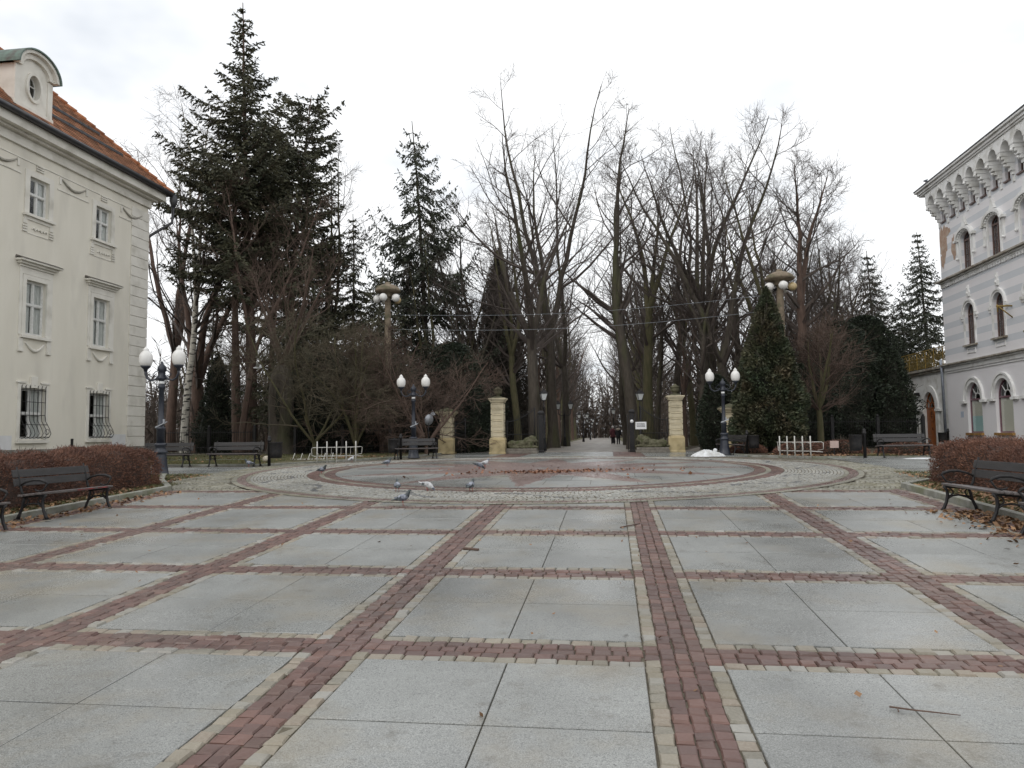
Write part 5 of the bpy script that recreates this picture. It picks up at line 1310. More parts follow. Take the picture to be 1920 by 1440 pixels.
def hedge(label, x0, x1, y0, y1, h, n, seed):
    r = np.random.default_rng(seed); cx_, cy_ = (x0+x1)/2, (y0+y1)/2; a, b = (x1-x0)/2, (y1-y0)/2
    t = thing('hedge', label, 'hedge', (cx_, cy_, gz(cx_, cy_)+.03), 0, 'russet clipped hedges')
    # points on the rounded box, lumpy
    def surf(n, k=1.0):
        P = r.uniform(-1, 1, (n, 3)); s = r.random(n); A = a*h*2; area = np.array([2*b*h*2, 2*b*2*a, 2*a*h*2]); pr = np.cumsum(area/area.sum())
        f = np.searchsorted(pr, s); sg = np.where(r.random(n) < .5, -1, 1)
        P[f == 0, 0] = sg[f == 0]; P[f == 1, 2] = 1; P[f == 2, 1] = sg[f == 2]
        X = P[:, 0]*a; Y = P[:, 1]*b; Z = (P[:, 2]*.5+.5)*h
        e = .38                                        # round the corners
        for _ in range(1):
            ox = np.maximum(np.abs(X)-(a-e), 0); oy = np.maximum(np.abs(Y)-(b-e), 0); oz = np.maximum(Z-(h-e), 0)
            d = np.sqrt(ox**2+oy**2+oz**2); s_ = np.where(d > e, e/np.maximum(d, 1e-6), 1)
            X = np.sign(X)*(np.minimum(np.abs(X), a-e)+ox*s_) ; Y = np.sign(Y)*(np.minimum(np.abs(Y), b-e)+oy*s_); Z = np.minimum(Z, h-e)+oz*s_
        Q = np.column_stack([X, Y, Z]); nrm = np.column_stack([X/a, Y/b*.6, (Z/h-.4)*1.3]); nrm /= np.linalg.norm(nrm, axis=1, keepdims=True)
        Yw = Y+cy_
        Q += nrm*(.06*np.sin(Yw*2.3+Z*3)+.05*np.sin(Yw*5.1+X*4)+.03*np.sin(Yw*9+Z*11))[:, None]
        return Q, nrm
    Q, nr = surf(n); Q += nr*r.normal(-.02, .045, (n, 1)); Q[:, 2] += (gza(Q[:, 1]+cy_)-gz(0, cy_))
    D = nr + r.normal(0, .6, (n, 3)) + np.array([0, 0, .35])
    foliage('foliage', Q, D, r.uniform(.008, .020, n), r.uniform(.03, .08, n), M_hedge, t, r)
    k = r.choice(n, 2600); foliage('stray_twigs', Q[k]+nr[k]*.05, nr[k]+r.normal(0, .5, (2600, 3))+np.array([0, 0, .6]), r.uniform(.004, .009, 2600), r.uniform(.12, .30, 2600), M_hcore, t, r)
    # core of twigs and old wood
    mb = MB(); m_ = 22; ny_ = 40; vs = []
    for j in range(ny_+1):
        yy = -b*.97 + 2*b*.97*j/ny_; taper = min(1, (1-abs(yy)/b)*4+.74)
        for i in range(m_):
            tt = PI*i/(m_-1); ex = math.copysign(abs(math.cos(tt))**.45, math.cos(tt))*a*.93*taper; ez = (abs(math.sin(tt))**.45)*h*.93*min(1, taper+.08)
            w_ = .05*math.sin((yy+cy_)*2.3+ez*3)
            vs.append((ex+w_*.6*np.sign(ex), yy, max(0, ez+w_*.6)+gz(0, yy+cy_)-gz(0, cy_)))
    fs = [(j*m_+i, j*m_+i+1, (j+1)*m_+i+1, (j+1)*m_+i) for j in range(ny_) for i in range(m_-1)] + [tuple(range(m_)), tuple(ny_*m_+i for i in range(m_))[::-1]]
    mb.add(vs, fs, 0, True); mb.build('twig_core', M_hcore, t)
hedge('long russet hedge with rounded end behind the bench with red paint', -12.7, -11.0, 3.0, 17.2, .95, 130000, 1)
hedge('long russet hedge with rounded end behind the worn seated bench', 6.85, 8.5, 3.0, 17.6, .93, 130000, 2)
hedge('farther russet hedge below the barred palace windows', -16.8, -15.2, 3.0, 17.4, .98, 30000, 3)
hedge('farther russet hedge below the shop windows of the banded building', 10.6, 12.2, 3.0, 17.8, 1.05, 30000, 4)

# ---- bare trees
def perp(d, r):
    v = r.normal(0, 1, 3); v -= d*v.dot(d); return v/np.linalg.norm(v)
def grow(p, d, L, r0, r1, k, wob, up, r):
    pts = [p]; d = d/np.linalg.norm(d)
    for i in range(k):
        d = d + r.normal(0, wob, 3) + np.array([0, 0, up]); d /= np.linalg.norm(d); p = p + d*L/k; pts.append(p)
    return np.array(pts), np.linspace(r0, r1, k+1)
def tubes_np(polys, n):
    V, F, base = [], [], 0
    ang = np.linspace(0, 2*PI, n, endpoint=False); ca, sa = np.cos(ang), np.sin(ang)
    for P, R in polys:
        m = len(P); T = np.gradient(P, axis=0); T /= np.maximum(np.linalg.norm(T, axis=1, keepdims=True), 1e-9)
        ref = np.array([1., 0, 0]) if abs(T[0][0]) < .8 else np.array([0, 1., 0])
        A = np.cross(T, ref); A /= np.linalg.norm(A, axis=1, keepdims=True); B = np.cross(T, A)
        V.append((P[:, None] + (A[:, None]*ca[None, :, None] + B[:, None]*sa[None, :, None])*R[:, None, None]).reshape(-1, 3))
        i = np.arange(m-1)[:, None]*n + base; j = np.arange(n)[None]; j2 = (j+1) % n
        F.append(np.stack([i+j, i+j2, i+n+j2, i+n+j], -1).reshape(-1, 4)); base += m*n
    return np.concatenate(V), np.concatenate(F)

def bare_tree(seed, H, r0, fork=.3, nlead=3, spread=.35, limbs=9, subs=6, twigs=5, up=.06, lspread=.75, low=.25, tw=1.0, lean=(0, 0), droop=0.0, cone=0.0, tlen=1.0, fine=1):
    r = np.random.default_rng(seed); thick, mid, fin = [], [], []
    d0 = np.array([lean[0], lean[1], 1.0])
    stem, sr = grow(np.zeros(3), d0, H*fork, r0, r0*.74, 6, .035, .01, r); sr[0] *= 1.35
    thick.append((stem, sr)); leads = []
    for q in range(nlead):
        az = 2*PI*(q+r.uniform(-.2, .2))/nlead + seed; s = spread*r.uniform(.5, 1.25) if nlead > 1 else .05
        d = np.array([math.cos(az)*s, math.sin(az)*s, 1.0]); L = (H*(1-fork))*r.uniform(.74, 1.0) if q else H*(1-fork)
        P, R = grow(stem[-1], d, L, r0*.74*(.78 if nlead > 1 else 1), .02, 12, .07, up*.6, r); leads.append((P, R, L)); thick.append((P, R))
    limb = []
    def on(P, R, t):
        x = t*(len(P)-1); i = min(int(x), len(P)-2); f = x-i; return P[i]*(1-f)+P[i+1]*f, (P[i+1]-P[i])/np.linalg.norm(P[i+1]-P[i]), R[i]*(1-f)+R[i+1]*f
    srcs = [(P, R, L, .12) for P, R, L in leads] + [(stem, sr, H*fork, low/max(fork, .01))]
    for P, R, L, ta in srcs:
        nl = limbs if L > H*.3 else max(0, int(limbs*.35))
        if P is stem and low >= fork: continue
        for q in range(nl):
            t = ta + (1-ta)*(q+r.random())/nl; t = min(t, .97); p, d, rr = on(P, R, t)
            if P is stem: LL = H*.28*r.uniform(.6, 1.1)
            else: LL = L*(1-t)*r.uniform(.45, .8) + H*.04
            LL *= (1+cone*(1-t)); v = perp(d, r); dd = d*(1-lspread*.55)+v*lspread
            Q, RR = grow(p, dd, LL, rr*r.uniform(.35, .6), .012, 7, .10, up-droop*.5, r); limb.append((Q, RR, LL)); mid.append((Q, RR))
    sub = []
    for P, R, L in limb + [(P, R, L*.5) for P, R, L in leads]:
        for q in range(subs):
            t = .18 + .8*(q+r.random())/subs; p, d, rr = on(P, R, min(t, .98)); v = perp(d, r)
            LL = (L*.42*(1-t*.5)*r.uniform(.5, 1.1) + .35)*tlen
            Q, RR = grow(p, d*.7+v*.75, LL, min(.03, rr*.55), .007, 4, .12, up-droop, r); sub.append((Q, RR, LL)); mid.append((Q, RR))
    for P, R, L in sub:
        for q in range(twigs):
            t = .15 + .83*(q+r.random())/twigs; p, d, rr = on(P, R, min(t, .98)); v = perp(d, r)
            LL = r.uniform(.35, .95)*tw
            Q, RR = grow(p, d*.8+v*.7, LL, .008, .004, 2, .15, up-droop*1.6, r); fin.append((Q, RR))
            for w_ in range(fine):
                if r.random() < .8:
                    p2, d2, _ = on(Q, RR, r.uniform(.2, .7)); fin.append(grow(p2, d2+perp(d2, r)*.7, LL*.55, .006, .0035, 1, .1, -droop, r))
    return thick, mid, fin
def tree_from(name, label, cat, polys, bark, twig, group=None):
    thick, mid, fin = polys
    t = thing(name, label, cat, group=group)
    V, F = tubes_np(thick, 9); mesh_np('trunk', V, F, bark, t, smooth=True)
    V1, F1 = tubes_np(mid, 4); V2, F2 = tubes_np(fin, 3)
    mesh_np('crown', np.concatenate([V1, V2]), np.concatenate([F1, F2+len(V1)]), twig, t)
    return t
def put(t, u, Y, rz=0.0, base=None):
    p = at(u, 815, Y); t.location = (p.x, Y, gz(p.x, Y)-.05); t.rotation_euler = (0, 0, rz); return t
def hgt(u, v, Y): return at(u, v, Y).z - gz(0, Y)

BARE = dict(name='bare_tree', cat='tree')
# big named trees of the avenue front
def bare(label, u, Y, topu, topv, seed, r0, bark=M_bark, twig=M_twig, rz=0.0, group=None, **k):
    H = hgt(topu, topv, Y)
    return put(tree_from('bare_tree', label, 'tree', bare_tree(seed, H, r0, **k), bark, twig, group), u, Y, rz)
bare('big bare tree with wide forked limbs above the left leaf of the avenue gate', 1002, 45, 985, 265, 11, .40, fork=.36, nlead=3, spread=.42, limbs=9, subs=6, twigs=5, low=.3)
bare('tallest bare tree, its thin top rising above all others left of the avenue', 1037, 55, 1038, 165, 23, .42, fork=.30, nlead=3, spread=.24, limbs=10, subs=6, twigs=5, low=.24)
bare('slender bare tree leaning over the avenue with a curved right hand stem', 1060, 62, 1110, 262, 31, .33, fork=.26, nlead=2, spread=.26, limbs=9, subs=6, twigs=5, lean=(.05, 0))
bare('bare tree with two ascending stems right behind the white notice', 1189, 48, 1205, 215, 47, .40, fork=.42, nlead=2, spread=.22, limbs=8, subs=6, twigs=6, low=.32)
bare('mossy stemmed bare tree standing between the notice and the right pillar', 1217, 53, 1215, 300, 53, .38, M_barkg, fork=.45, nlead=3, spread=.3, limbs=8, subs=6, twigs=5, low=.3)
bare('bare tree leaning left over the avenue on its right side', 1176, 66, 1128, 385, 61, .30, fork=.3, nlead=2, spread=.2, limbs=10, subs=6, twigs=5, lean=(-.10, 0), low=.2)
bare('broad bare tree with dense twigs above the right gate pillar', 1325, 50, 1350, 205, 71, .33, fork=.40, nlead=3, spread=.36, limbs=10, subs=7, twigs=6, low=.33)
bare('straight dark bare tree directly right of the broad one', 1345, 56, 1372, 225, 83, .34, fork=.46, nlead=2, spread=.30, limbs=10, subs=7, twigs=6)
bare('bare tree splitting into a wide V behind the thuja', 1368, 47, 1395, 245, 97, .38, fork=.27, nlead=2, spread=.5, limbs=11, subs=7, twigs=6)
bare('reddish trunked bare tree behind the brown lamp globe', 1502, 46, 1478, 315, 101, .34, M_barkb, fork=.5, nlead=2, spread=.28, limbs=11, subs=7, twigs=6, low=.38)
bare('bare tree with a broad low twiggy crown right of the mushroom lamp', 1535, 55, 1545, 395, 109, .30, fork=.28, nlead=4, spread=.55, limbs=9, subs=7, twigs=6, low=.2)
bare('slim bare tree between the right gate pillar and the broad bare tree', 1268, 60, 1262, 240, 113, .30, fork=.4, nlead=2, spread=.24, limbs=9, subs=6, twigs=6)
bare('low spreading bare tree growing in the leaf bed on the right', 1540, 37.5, 1545, 600, 127, .17, M_barkg, M_twigr, fork=.34, nlead=4, spread=.55, limbs=7, subs=6, twigs=5, up=.05, low=.3)
# left group
bare('knotty dark bare tree behind the birch at the palace corner', 318, 54, 290, 232, 131, .42, M_barkb, fork=.30, nlead=3, spread=.28, limbs=7, subs=6, twigs=5, low=.26, lspread=.6)
bare('pollarded brown tree with a thick fork behind the birch', 372, 50, 385, 330, 137, .55, M_barkb, fork=.24, nlead=3, spread=.48, limbs=7, subs=6, twigs=5, low=.2)
bare('pale bare tree with thin upright top behind the fir', 622, 52, 625, 270, 139, .26, M_barkg, fork=.32, nlead=3, spread=.26, limbs=9, subs=6, twigs=5)
bare('reddish twigged bare tree growing through the fir', 452, 41.5, 455, 330, 149, .22, M_barkb, M_twigr, fork=.34, nlead=3, spread=.4, limbs=10, subs=6, twigs=6)
bare('bare tree between the spruce and the big forked tree', 905, 56, 890, 330, 151, .28, fork=.3, nlead=3, spread=.34, limbs=9, subs=6, twigs=5)
# birch
o = put(tree_from('birch_tree', 'white barked birch with black scars behind the left lamp post', 'tree', bare_tree(163, hgt(322, 185, 45), .24, fork=.42, nlead=2, spread=.13, limbs=10, subs=6, twigs=7, low=.3, droop=.10, tw=1.2, lspread=.55, lean=(-.035,0)), M_birch, M_twig), 346, 45)
M_twigo = mat('olive_twigs', (0.075,0.066,0.042), (0.11,0.09,0.06), 0.6, 0.9)
# large shrub-like trees with reddish brown twigs, left of the gate
for lab, u, Y, tu, tv, sd, k in (
    ('reddish brown twiggy bush around the foot of the left mushroom lamp', 715, 39.5, 715, 585, 171, dict(nlead=6, spread=.8, limbs=8)),
    ('mossy bough shrub hanging over the left cycle rack', 590, 37.5, 585, 560, 173, dict(nlead=5, spread=.95, limbs=8)),
    ('reddish bush spreading its low twigs above the left twin globe lamp', 800, 37, 800, 640, 179, dict(nlead=6, spread=1.0, limbs=7)),
    ('tall upright brown bush between the cycle rack and the mushroom lamp', 668, 37.0, 665, 640, 181, dict(nlead=7, spread=.38, limbs=8))):
    H = hgt(tu, tv, Y)*(1.0 if sd == 173 else 1.1); tw_ = M_twigr if sd % 4 == 3 else M_twigo
    put(tree_from('twiggy_bush', lab, 'shrub', bare_tree(sd, H, .13, fork=.08, subs=6, twigs=6, up=.02, low=1, lspread=.9, fine=2, **k), M_barkb if tw_ is M_twigr else M_barkg, tw_), u, Y)

# ---- rows of the avenue and the wood behind: copies of seven bare trees
pool = []
for i, (sd, H, r0, kk) in enumerate((
    (201, 22, .34, dict(fork=.42, nlead=2, spread=.22, limbs=9)), (203, 24, .38, dict(fork=.36, nlead=3, spread=.3, limbs=9)),
    (207, 20, .30, dict(fork=.50, nlead=2, spread=.3, limbs=10)), (211, 21, .28, dict(fork=.30, nlead=3, spread=.36, limbs=9)),
    (213, 17, .22, dict(fork=.25, nlead=4, spread=.45, limbs=9)), (217, 23, .36, dict(fork=.46, nlead=3, spread=.26, limbs=9)))):
    pt = tree_from('bare_tree', 'x', 'tree', bare_tree(sd, H, r0, subs=6, twigs=5, low=.22, **kk), [M_bark, M_barkg, M_bark, M_barkb, M_bark, M_barkg][i], M_twig)
    pool.append([pt, kid_map(pt), False, H])
rg = random.Random(12)
def pooled(i, label, x, y, group, s=1.0):
    p = pool[i % len(pool)]; o = place(p[0], p[1], label, (x, y, gz(x, y)-.05), rg.uniform(0, 6.28), (s, s, s*rg.uniform(.92, 1.08)), first=not p[2], group=group); p[2] = True; return o
NEARL = 'slim bare tree among those just inside the left gate leaf'; NEARR = 'slim bare tree among those just inside the right gate leaf'
for k, (x, y) in enumerate(((-6.4,51),(-7.6,57),(-6.6,66),(-9.2,50),(-10.8,55),(-8.8,63),(-12.5,51))): pooled(k+1, NEARL, x, y, 'slim trees inside the gate on the left', rg.uniform(.62, .85))
for k, (x, y) in enumerate(((3.4,58),(2.9,65),(5.6,47),(5.2,55),(7.3,51),(6.6,62),(9.4,54),(9.8,48.5),(11.8,57),(8.3,66),(13.5,52))): pooled(k, NEARR, x, y, 'slim trees inside the gate on the right', rg.uniform(.62, .88))
AVL = 'bare avenue tree in the row along the left edge of the avenue'; AVR = 'bare avenue tree in the row along the right edge of the avenue'
for k in range(15):
    y = 70 + k*6.5
    pooled(k, AVL, -6.3 - (y-70)*.012 + rg.uniform(-.3, .3), y, 'avenue trees on the left', rg.uniform(.85, 1.0))
    pooled(k+3, AVR, 3.2 + (y-70)*.008 + rg.uniform(-.3, .3), y-1+rg.uniform(-1, 1), 'avenue trees on the right', rg.uniform(.85, 1.0))
WDL = 'slender bare tree in the wood behind the fence left of the avenue'; WDR = 'slender bare tree in the wood behind the fence right of the avenue'
for k in range(22):
    pooled(k, 'far bare tree closing the view at the end of the avenue', rg.uniform(-26, 24), rg.uniform(190, 250), 'bare trees at the end of the avenue', rg.uniform(.9, 1.1))
for k in range(26):
    y = rg.uniform(58, 105); pooled(rg.randrange(6), WDL, rg.uniform(-.62*y, -9.5 - (y-58)*.02), y, 'bare trees of the left wood', rg.uniform(.55, .80))
for k in range(24):
    y = rg.uniform(54, 100); pooled(rg.randrange(6), WDR, rg.uniform(6, .34*y), y, 'bare trees of the right wood', rg.uniform(.62, .92))

# ---- conifers
def spruce(seed, H, R, z0=.12, step=.55, per=6, droop=.35, up=.25, pw=.85, gap=.0, ln=(.20, .34), wd=(.05, .10), dens=1.0, asc=0.0, hang=.5, irr=.2, r0=None, lean=0.0, bare_low=True, side=None):
    r = np.random.default_rng(seed); r0 = r0 or H*.011; thick, br, C, D = [], [], [], []
    stem, sr = grow(np.zeros(3), np.array([lean, 0, 1.]), H, r0, .025, 14, .012, .01, r); stem[:, 2] *= H/stem[-1, 2]; thick.append((stem, sr))
    def axis(z): return np.array([np.interp(z, stem[:, 2], stem[:, i]) for i in range(3)])
    z = z0*H
    while z < H*.99:
        q = (z/H-z0)/(1-z0); n = per if q < .85 else max(3, per-2); a0 = r.uniform(0, 2*PI); lumpy = r.uniform(1-irr, 1+irr)
        for k in range(n):
            if r.random() < gap: continue
            az = a0 + 2*PI*k/n + r.uniform(-.3, .3); L = R*((1-q)**pw*(.35+.65*min(1, q*5+.45)) + .03)*lumpy*r.uniform(.7, 1.15)
            if side is not None: L *= 1 + side[1]*math.cos(az-side[0])
            if L < .12: L = .12
            m = 7; t = np.linspace(0, 1, m); h = asc*L*t - droop*L*np.sin(t*PI*.62) + up*L*t**3
            p0 = axis(z); P = p0 + np.column_stack([np.cos(az)*L*t, np.sin(az)*L*t, h]) + r.normal(0, .02*L, (m, 3))*t[:, None]
            br.append((P, np.linspace(.012+L*.008, .006, m)))
            ns = max(3, int(L*5.5*dens))
            for s in range(ns):
                tt = .10 + .9*(s+r.random())/ns; c = np.array([np.interp(tt, t, P[:, i]) for i in range(3)]); w = .34*L*(1.02-tt)**.7 + .16
                for sg in (-1, 1):
                    dv = np.array([np.cos(az)*.55 - sg*np.sin(az)*.8, np.sin(az)*.55 + sg*np.cos(az)*.8, -hang*r.uniform(.3, 1.2)])*w*r.uniform(.5, 1.1)
                    nn = max(2, int(np.linalg.norm(dv)*8*dens)+1); f = (np.arange(nn)+r.random(nn))/nn
                    C.append(c + dv*f[:, None] + r.normal(0, .035, (nn, 3))); D.append(np.tile(dv/np.linalg.norm(dv), (nn, 1)) + r.normal(0, .45, (nn, 3)) - np.array([0, 0, .25*hang]))
            C.append(P[1:] + r.normal(0, .02, (m-1, 3))); D.append(np.gradient(P, axis=0)[1:])
        z += step*(1-.45*q)*r.uniform(.8, 1.2)
    C = np.concatenate(C); D = np.concatenate(D); n = len(C)
    return thick, br, C, D, r.uniform(*wd, n), r.uniform(*ln, n), r
def conifer(name, label, u, Y, topv, seed, R, leaf=M_needle, bark=M_bark, rz=0.0, topu=None, **k):
    H = hgt(topu or u, topv, Y); thick, br, C, D, wd, ln, r = spruce(seed, H, R, **k)
    t = thing(name, label, 'tree'); V, F = tubes_np(thick, 9); V2, F2 = tubes_np(br, 4); mesh_np('trunk', np.concatenate([V, V2]), np.concatenate([F, F2+len(V)]), bark, t, smooth=True); foliage('crown', C, D, wd, ln, leaf, t, r)
    return put(t, u, Y, rz)
conifer('spruce_tree', 'free standing spruce with layered drooping boughs between the mushroom lamp and the avenue', 803, 52, 228, 301, 5.9, z0=.16, step=1.1, per=6, droop=.42, up=.45, gap=.30, hang=1.0, irr=.3, pw=.75, dens=1.15, wd=(.06,.12))
conifer('fir_tree', 'tallest dark fir left of the gate with a ragged leaning top', 472, 46, 28, 303, 7.6, M_needle2, M_barkb, topu=466, z0=.42, step=.72, per=6, droop=.12, up=.10, asc=.30, gap=.32, hang=.4, irr=.6, pw=1.4, dens=1.1, ln=(.24,.40), wd=(.08,.14), r0=.42)
conifer('fir_tree', 'dark fir with a blunt lobed top right behind the tallest fir', 540, 48, 175, 307, 4.4, M_needle2, M_barkb, dens=1.05, z0=.40, step=.8, per=6, droop=.1, up=.1, asc=.5, gap=.32, hang=.3, irr=.5, pw=.35, ln=(.24,.40), wd=(.08,.14), r0=.36)
conifer('fir_tree', 'thin stemmed fir with a leaning trunk left of the tallest fir', 446, 43.5, 275, 311, 4.8, M_needle2, M_barkb, topu=425, z0=.50, step=.75, per=6, droop=.2, up=.1, asc=.2, gap=.25, hang=.4, irr=.5, pw=.5, lean=-.06, ln=(.24,.40), wd=(.08,.14), r0=.33)
conifer('spruce_tree', 'small ragged spruce top between the fir and the mushroom lamp', 660, 50, 405, 313, 3.4, M_needle2, z0=.22, step=.7, per=6, droop=.3, up=.2, gap=.2, hang=.6, irr=.4)
conifer('fir_tree', 'dark ragged fir between the two blunt topped firs, its boughs merging with them', 505, 52, 310, 361, 4.8, M_needle2, M_barkb, z0=.42, step=.85, per=6, droop=.12, up=.1, asc=.25, gap=.32, hang=.4, irr=.5, pw=.6, ln=(.24,.40), wd=(.08,.14), r0=.3)
conifer('fir_tree', 'dark ragged fir on the right flank of the blunt topped fir', 612, 53, 420, 363, 3.9, M_needle2, M_barkb, z0=.28, step=.75, per=6, droop=.15, up=.1, asc=.2, gap=.2, hang=.4, irr=.5, pw=.6, ln=(.24,.40), wd=(.08,.14), r0=.28)
conifer('spruce_tree', 'dark low spruce filling the gap below the tallest fir', 565, 43, 470, 317, 4.2, M_needle2, z0=.12, step=.75, per=6, droop=.3, up=.2, gap=.2, hang=.6, irr=.4, pw=.6)
conifer('spruce_tree', 'dark spruce beyond the left mushroom lamp', 755, 60, 470, 331, 4.6, M_needle, z0=.1, step=.75, per=6, droop=.4, up=.25, gap=.15, hang=.8, irr=.35)
conifer('spruce_tree', 'dark spruce standing behind the yew and the left side path', 872, 58, 520, 337, 3.8, M_needle, z0=.08, step=.7, per=6, droop=.4, up=.25, gap=.12, hang=.8, irr=.35)
conifer('spruce_tree', 'dark spruce between the left mushroom lamp and the brown bush, boughs hanging low', 700, 47, 500, 343, 4.2, M_needle2, z0=.08, step=.7, per=6, droop=.4, up=.25, gap=.12, hang=.7, irr=.4, pw=.6)
conifer('spruce_tree', 'even spruce behind the dark evergreens left of the banded building', 1655, 62, 468, 347, 4.0, z0=.08, step=.75, per=7, droop=.35, up=.35, gap=.08, hang=.7, irr=.15, pw=.8)
conifer('spruce_tree', 'spruce touching the corner of the banded building', 1752, 66, 432, 349, 4.3, z0=.08, step=.75, per=7, droop=.35, up=.35, gap=.08, hang=.7, irr=.15, pw=.8)
conifer('spruce_tree', 'lower bushy spruce between the two spruces by the banded building', 1705, 63, 560, 351, 3.8, z0=.05, step=.6, per=7, droop=.35, up=.3, gap=.05, hang=.7, irr=.2, pw=.6)
conifer('spruce_tree', 'lower bushy spruce left of the even spruce', 1600, 60, 590, 353, 3.6, M_needle2, z0=.05, step=.6, per=7, droop=.3, up=.3, gap=.05, hang=.6, irr=.3, pw=.6)
conifer('spruce_tree', 'half bare small spruce behind the birch and the pollarded tree', 395, 56, 520, 359, 3.2, M_needle2, z0=.2, step=.8, per=5, droop=.25, up=.2, gap=.3, hang=.5, irr=.5)

# ---- dense evergreens: leafy shells over real limbs
def evergreen(name, label, u, Y, H, R, seed, leaf, n, shape='cone', bark=M_bark, cat='shrub', base=.0, ln=(.10,.22), wd=(.05,.10), lump=.16, ex=1.0):
    r = np.random.default_rng(seed); t = thing(name, label, cat)
    ph = r.uniform(0, 6.28, 12)
    def rad(z, a):
        q = np.clip(z/H, 0, 1)
        if shape == 'cone': s = np.minimum(1, (1-q)**.75*1.12)*(.72+.28*np.minimum(1, q*6))
        elif shape == 'round': s = np.sqrt(np.maximum(0, 1-(2*q-1)**2))**.8
        else: s = np.sqrt(np.maximum(0, 1-np.maximum(0, (q-.25)/.75)**2))*(.75+.25*np.minimum(1, q*4))
        w_ = 1 + lump*(np.sin(3*a+ph[0]+z*1.3)+np.sin(5*a+ph[1]-z*2.1)+np.sin(2*a+ph[2]+z*3.3)*.8+np.sin(9*a+z*5+ph[3])*.5)*.6
        return R*s*w_*ex
    z = H*(base+(1-base)*(1-r.random(n)**.62)) if shape == 'cone' else H*(base+(1-base)*r.random(n)); a = r.uniform(0, 2*PI, n)
    dep = 1 - np.abs(r.normal(0, .16, n)); rr = rad(z, a)*np.clip(dep, .35, 1.12)
    C = np.column_stack([np.cos(a)*rr, np.sin(a)*rr, z]); D = np.column_stack([np.cos(a), np.sin(a), r.uniform(-.1, .9, n)]) + r.normal(0, .5, (n, 3))
    foliage('crown', C, D, r.uniform(*wd, n), r.uniform(*ln, n), leaf, t, r)
    thick, mid, _ = bare_tree(seed, H*.9, max(.06, H*.02), fork=.3, nlead=3, spread=.3*R/H*2.2, limbs=8, subs=3, twigs=1, low=.1)
    V, F = tubes_np(thick+mid, 5); V[:, :2] *= .8; mesh_np('trunk', V, F, bark, t)
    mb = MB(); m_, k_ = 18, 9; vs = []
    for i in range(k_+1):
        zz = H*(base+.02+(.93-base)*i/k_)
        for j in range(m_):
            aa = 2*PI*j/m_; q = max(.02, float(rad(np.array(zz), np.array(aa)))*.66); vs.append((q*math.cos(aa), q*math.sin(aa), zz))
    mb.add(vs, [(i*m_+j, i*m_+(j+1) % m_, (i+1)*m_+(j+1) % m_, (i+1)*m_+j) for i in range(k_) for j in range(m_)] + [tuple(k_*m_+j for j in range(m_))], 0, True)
    mb.build('light_block_core', M_core, t)  # solid dark core added inside the crown to block light
    return put(t, u, Y)
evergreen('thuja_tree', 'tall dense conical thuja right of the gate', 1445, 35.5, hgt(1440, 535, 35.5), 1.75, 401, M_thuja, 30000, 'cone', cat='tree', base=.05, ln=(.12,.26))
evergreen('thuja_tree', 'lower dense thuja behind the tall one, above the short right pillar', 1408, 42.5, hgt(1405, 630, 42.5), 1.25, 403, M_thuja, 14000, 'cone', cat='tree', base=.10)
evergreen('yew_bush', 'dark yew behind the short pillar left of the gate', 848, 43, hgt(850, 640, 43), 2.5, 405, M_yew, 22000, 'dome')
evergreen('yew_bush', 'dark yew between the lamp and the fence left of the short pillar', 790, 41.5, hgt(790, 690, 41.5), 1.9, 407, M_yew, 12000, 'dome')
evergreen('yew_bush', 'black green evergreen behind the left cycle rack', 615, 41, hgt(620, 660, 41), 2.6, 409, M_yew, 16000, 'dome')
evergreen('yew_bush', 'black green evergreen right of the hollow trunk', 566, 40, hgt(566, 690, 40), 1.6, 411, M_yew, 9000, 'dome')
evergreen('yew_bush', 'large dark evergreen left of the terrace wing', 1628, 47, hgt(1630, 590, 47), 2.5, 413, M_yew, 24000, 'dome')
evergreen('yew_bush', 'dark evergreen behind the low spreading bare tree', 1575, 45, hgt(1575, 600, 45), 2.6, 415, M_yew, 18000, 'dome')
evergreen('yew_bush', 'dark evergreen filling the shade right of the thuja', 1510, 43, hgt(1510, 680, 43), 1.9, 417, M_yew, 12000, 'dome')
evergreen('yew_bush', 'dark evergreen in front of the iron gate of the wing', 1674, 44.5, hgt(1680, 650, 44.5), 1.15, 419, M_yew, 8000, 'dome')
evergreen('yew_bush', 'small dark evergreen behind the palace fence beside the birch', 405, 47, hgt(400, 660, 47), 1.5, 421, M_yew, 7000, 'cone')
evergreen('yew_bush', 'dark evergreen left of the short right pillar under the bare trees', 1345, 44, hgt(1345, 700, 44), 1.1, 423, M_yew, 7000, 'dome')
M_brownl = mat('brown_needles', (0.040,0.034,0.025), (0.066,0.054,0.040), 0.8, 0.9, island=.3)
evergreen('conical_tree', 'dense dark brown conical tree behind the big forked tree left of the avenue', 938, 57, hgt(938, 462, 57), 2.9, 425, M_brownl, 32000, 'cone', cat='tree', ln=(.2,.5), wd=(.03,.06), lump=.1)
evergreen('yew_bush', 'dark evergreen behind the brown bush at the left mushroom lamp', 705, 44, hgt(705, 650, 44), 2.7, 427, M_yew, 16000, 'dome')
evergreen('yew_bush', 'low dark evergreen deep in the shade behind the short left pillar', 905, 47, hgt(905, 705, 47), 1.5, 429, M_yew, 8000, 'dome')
# low russet shrubs in the right bed
def low_shrub(label, u, Y, h, R, seed): 
    return evergreen('low_shrub', label, u, Y, h, R, seed, M_hedge, 5000, 'dome', ln=(.05,.16), wd=(.012,.03))
low_shrub('low brown shrub at the foot of the thuja', 1400, 34.4, .55, .9, 431)
low_shrub('low brown shrub behind the right cycle rack', 1500, 32, .62, 1.1, 433)
low_shrub('low brown shrub beside the pale pink board', 1575, 31.2, .66, 1.0, 435)
low_shrub('low brown shrub behind the right rear bench', 1700, 31.0, .55, 1.2, 437)

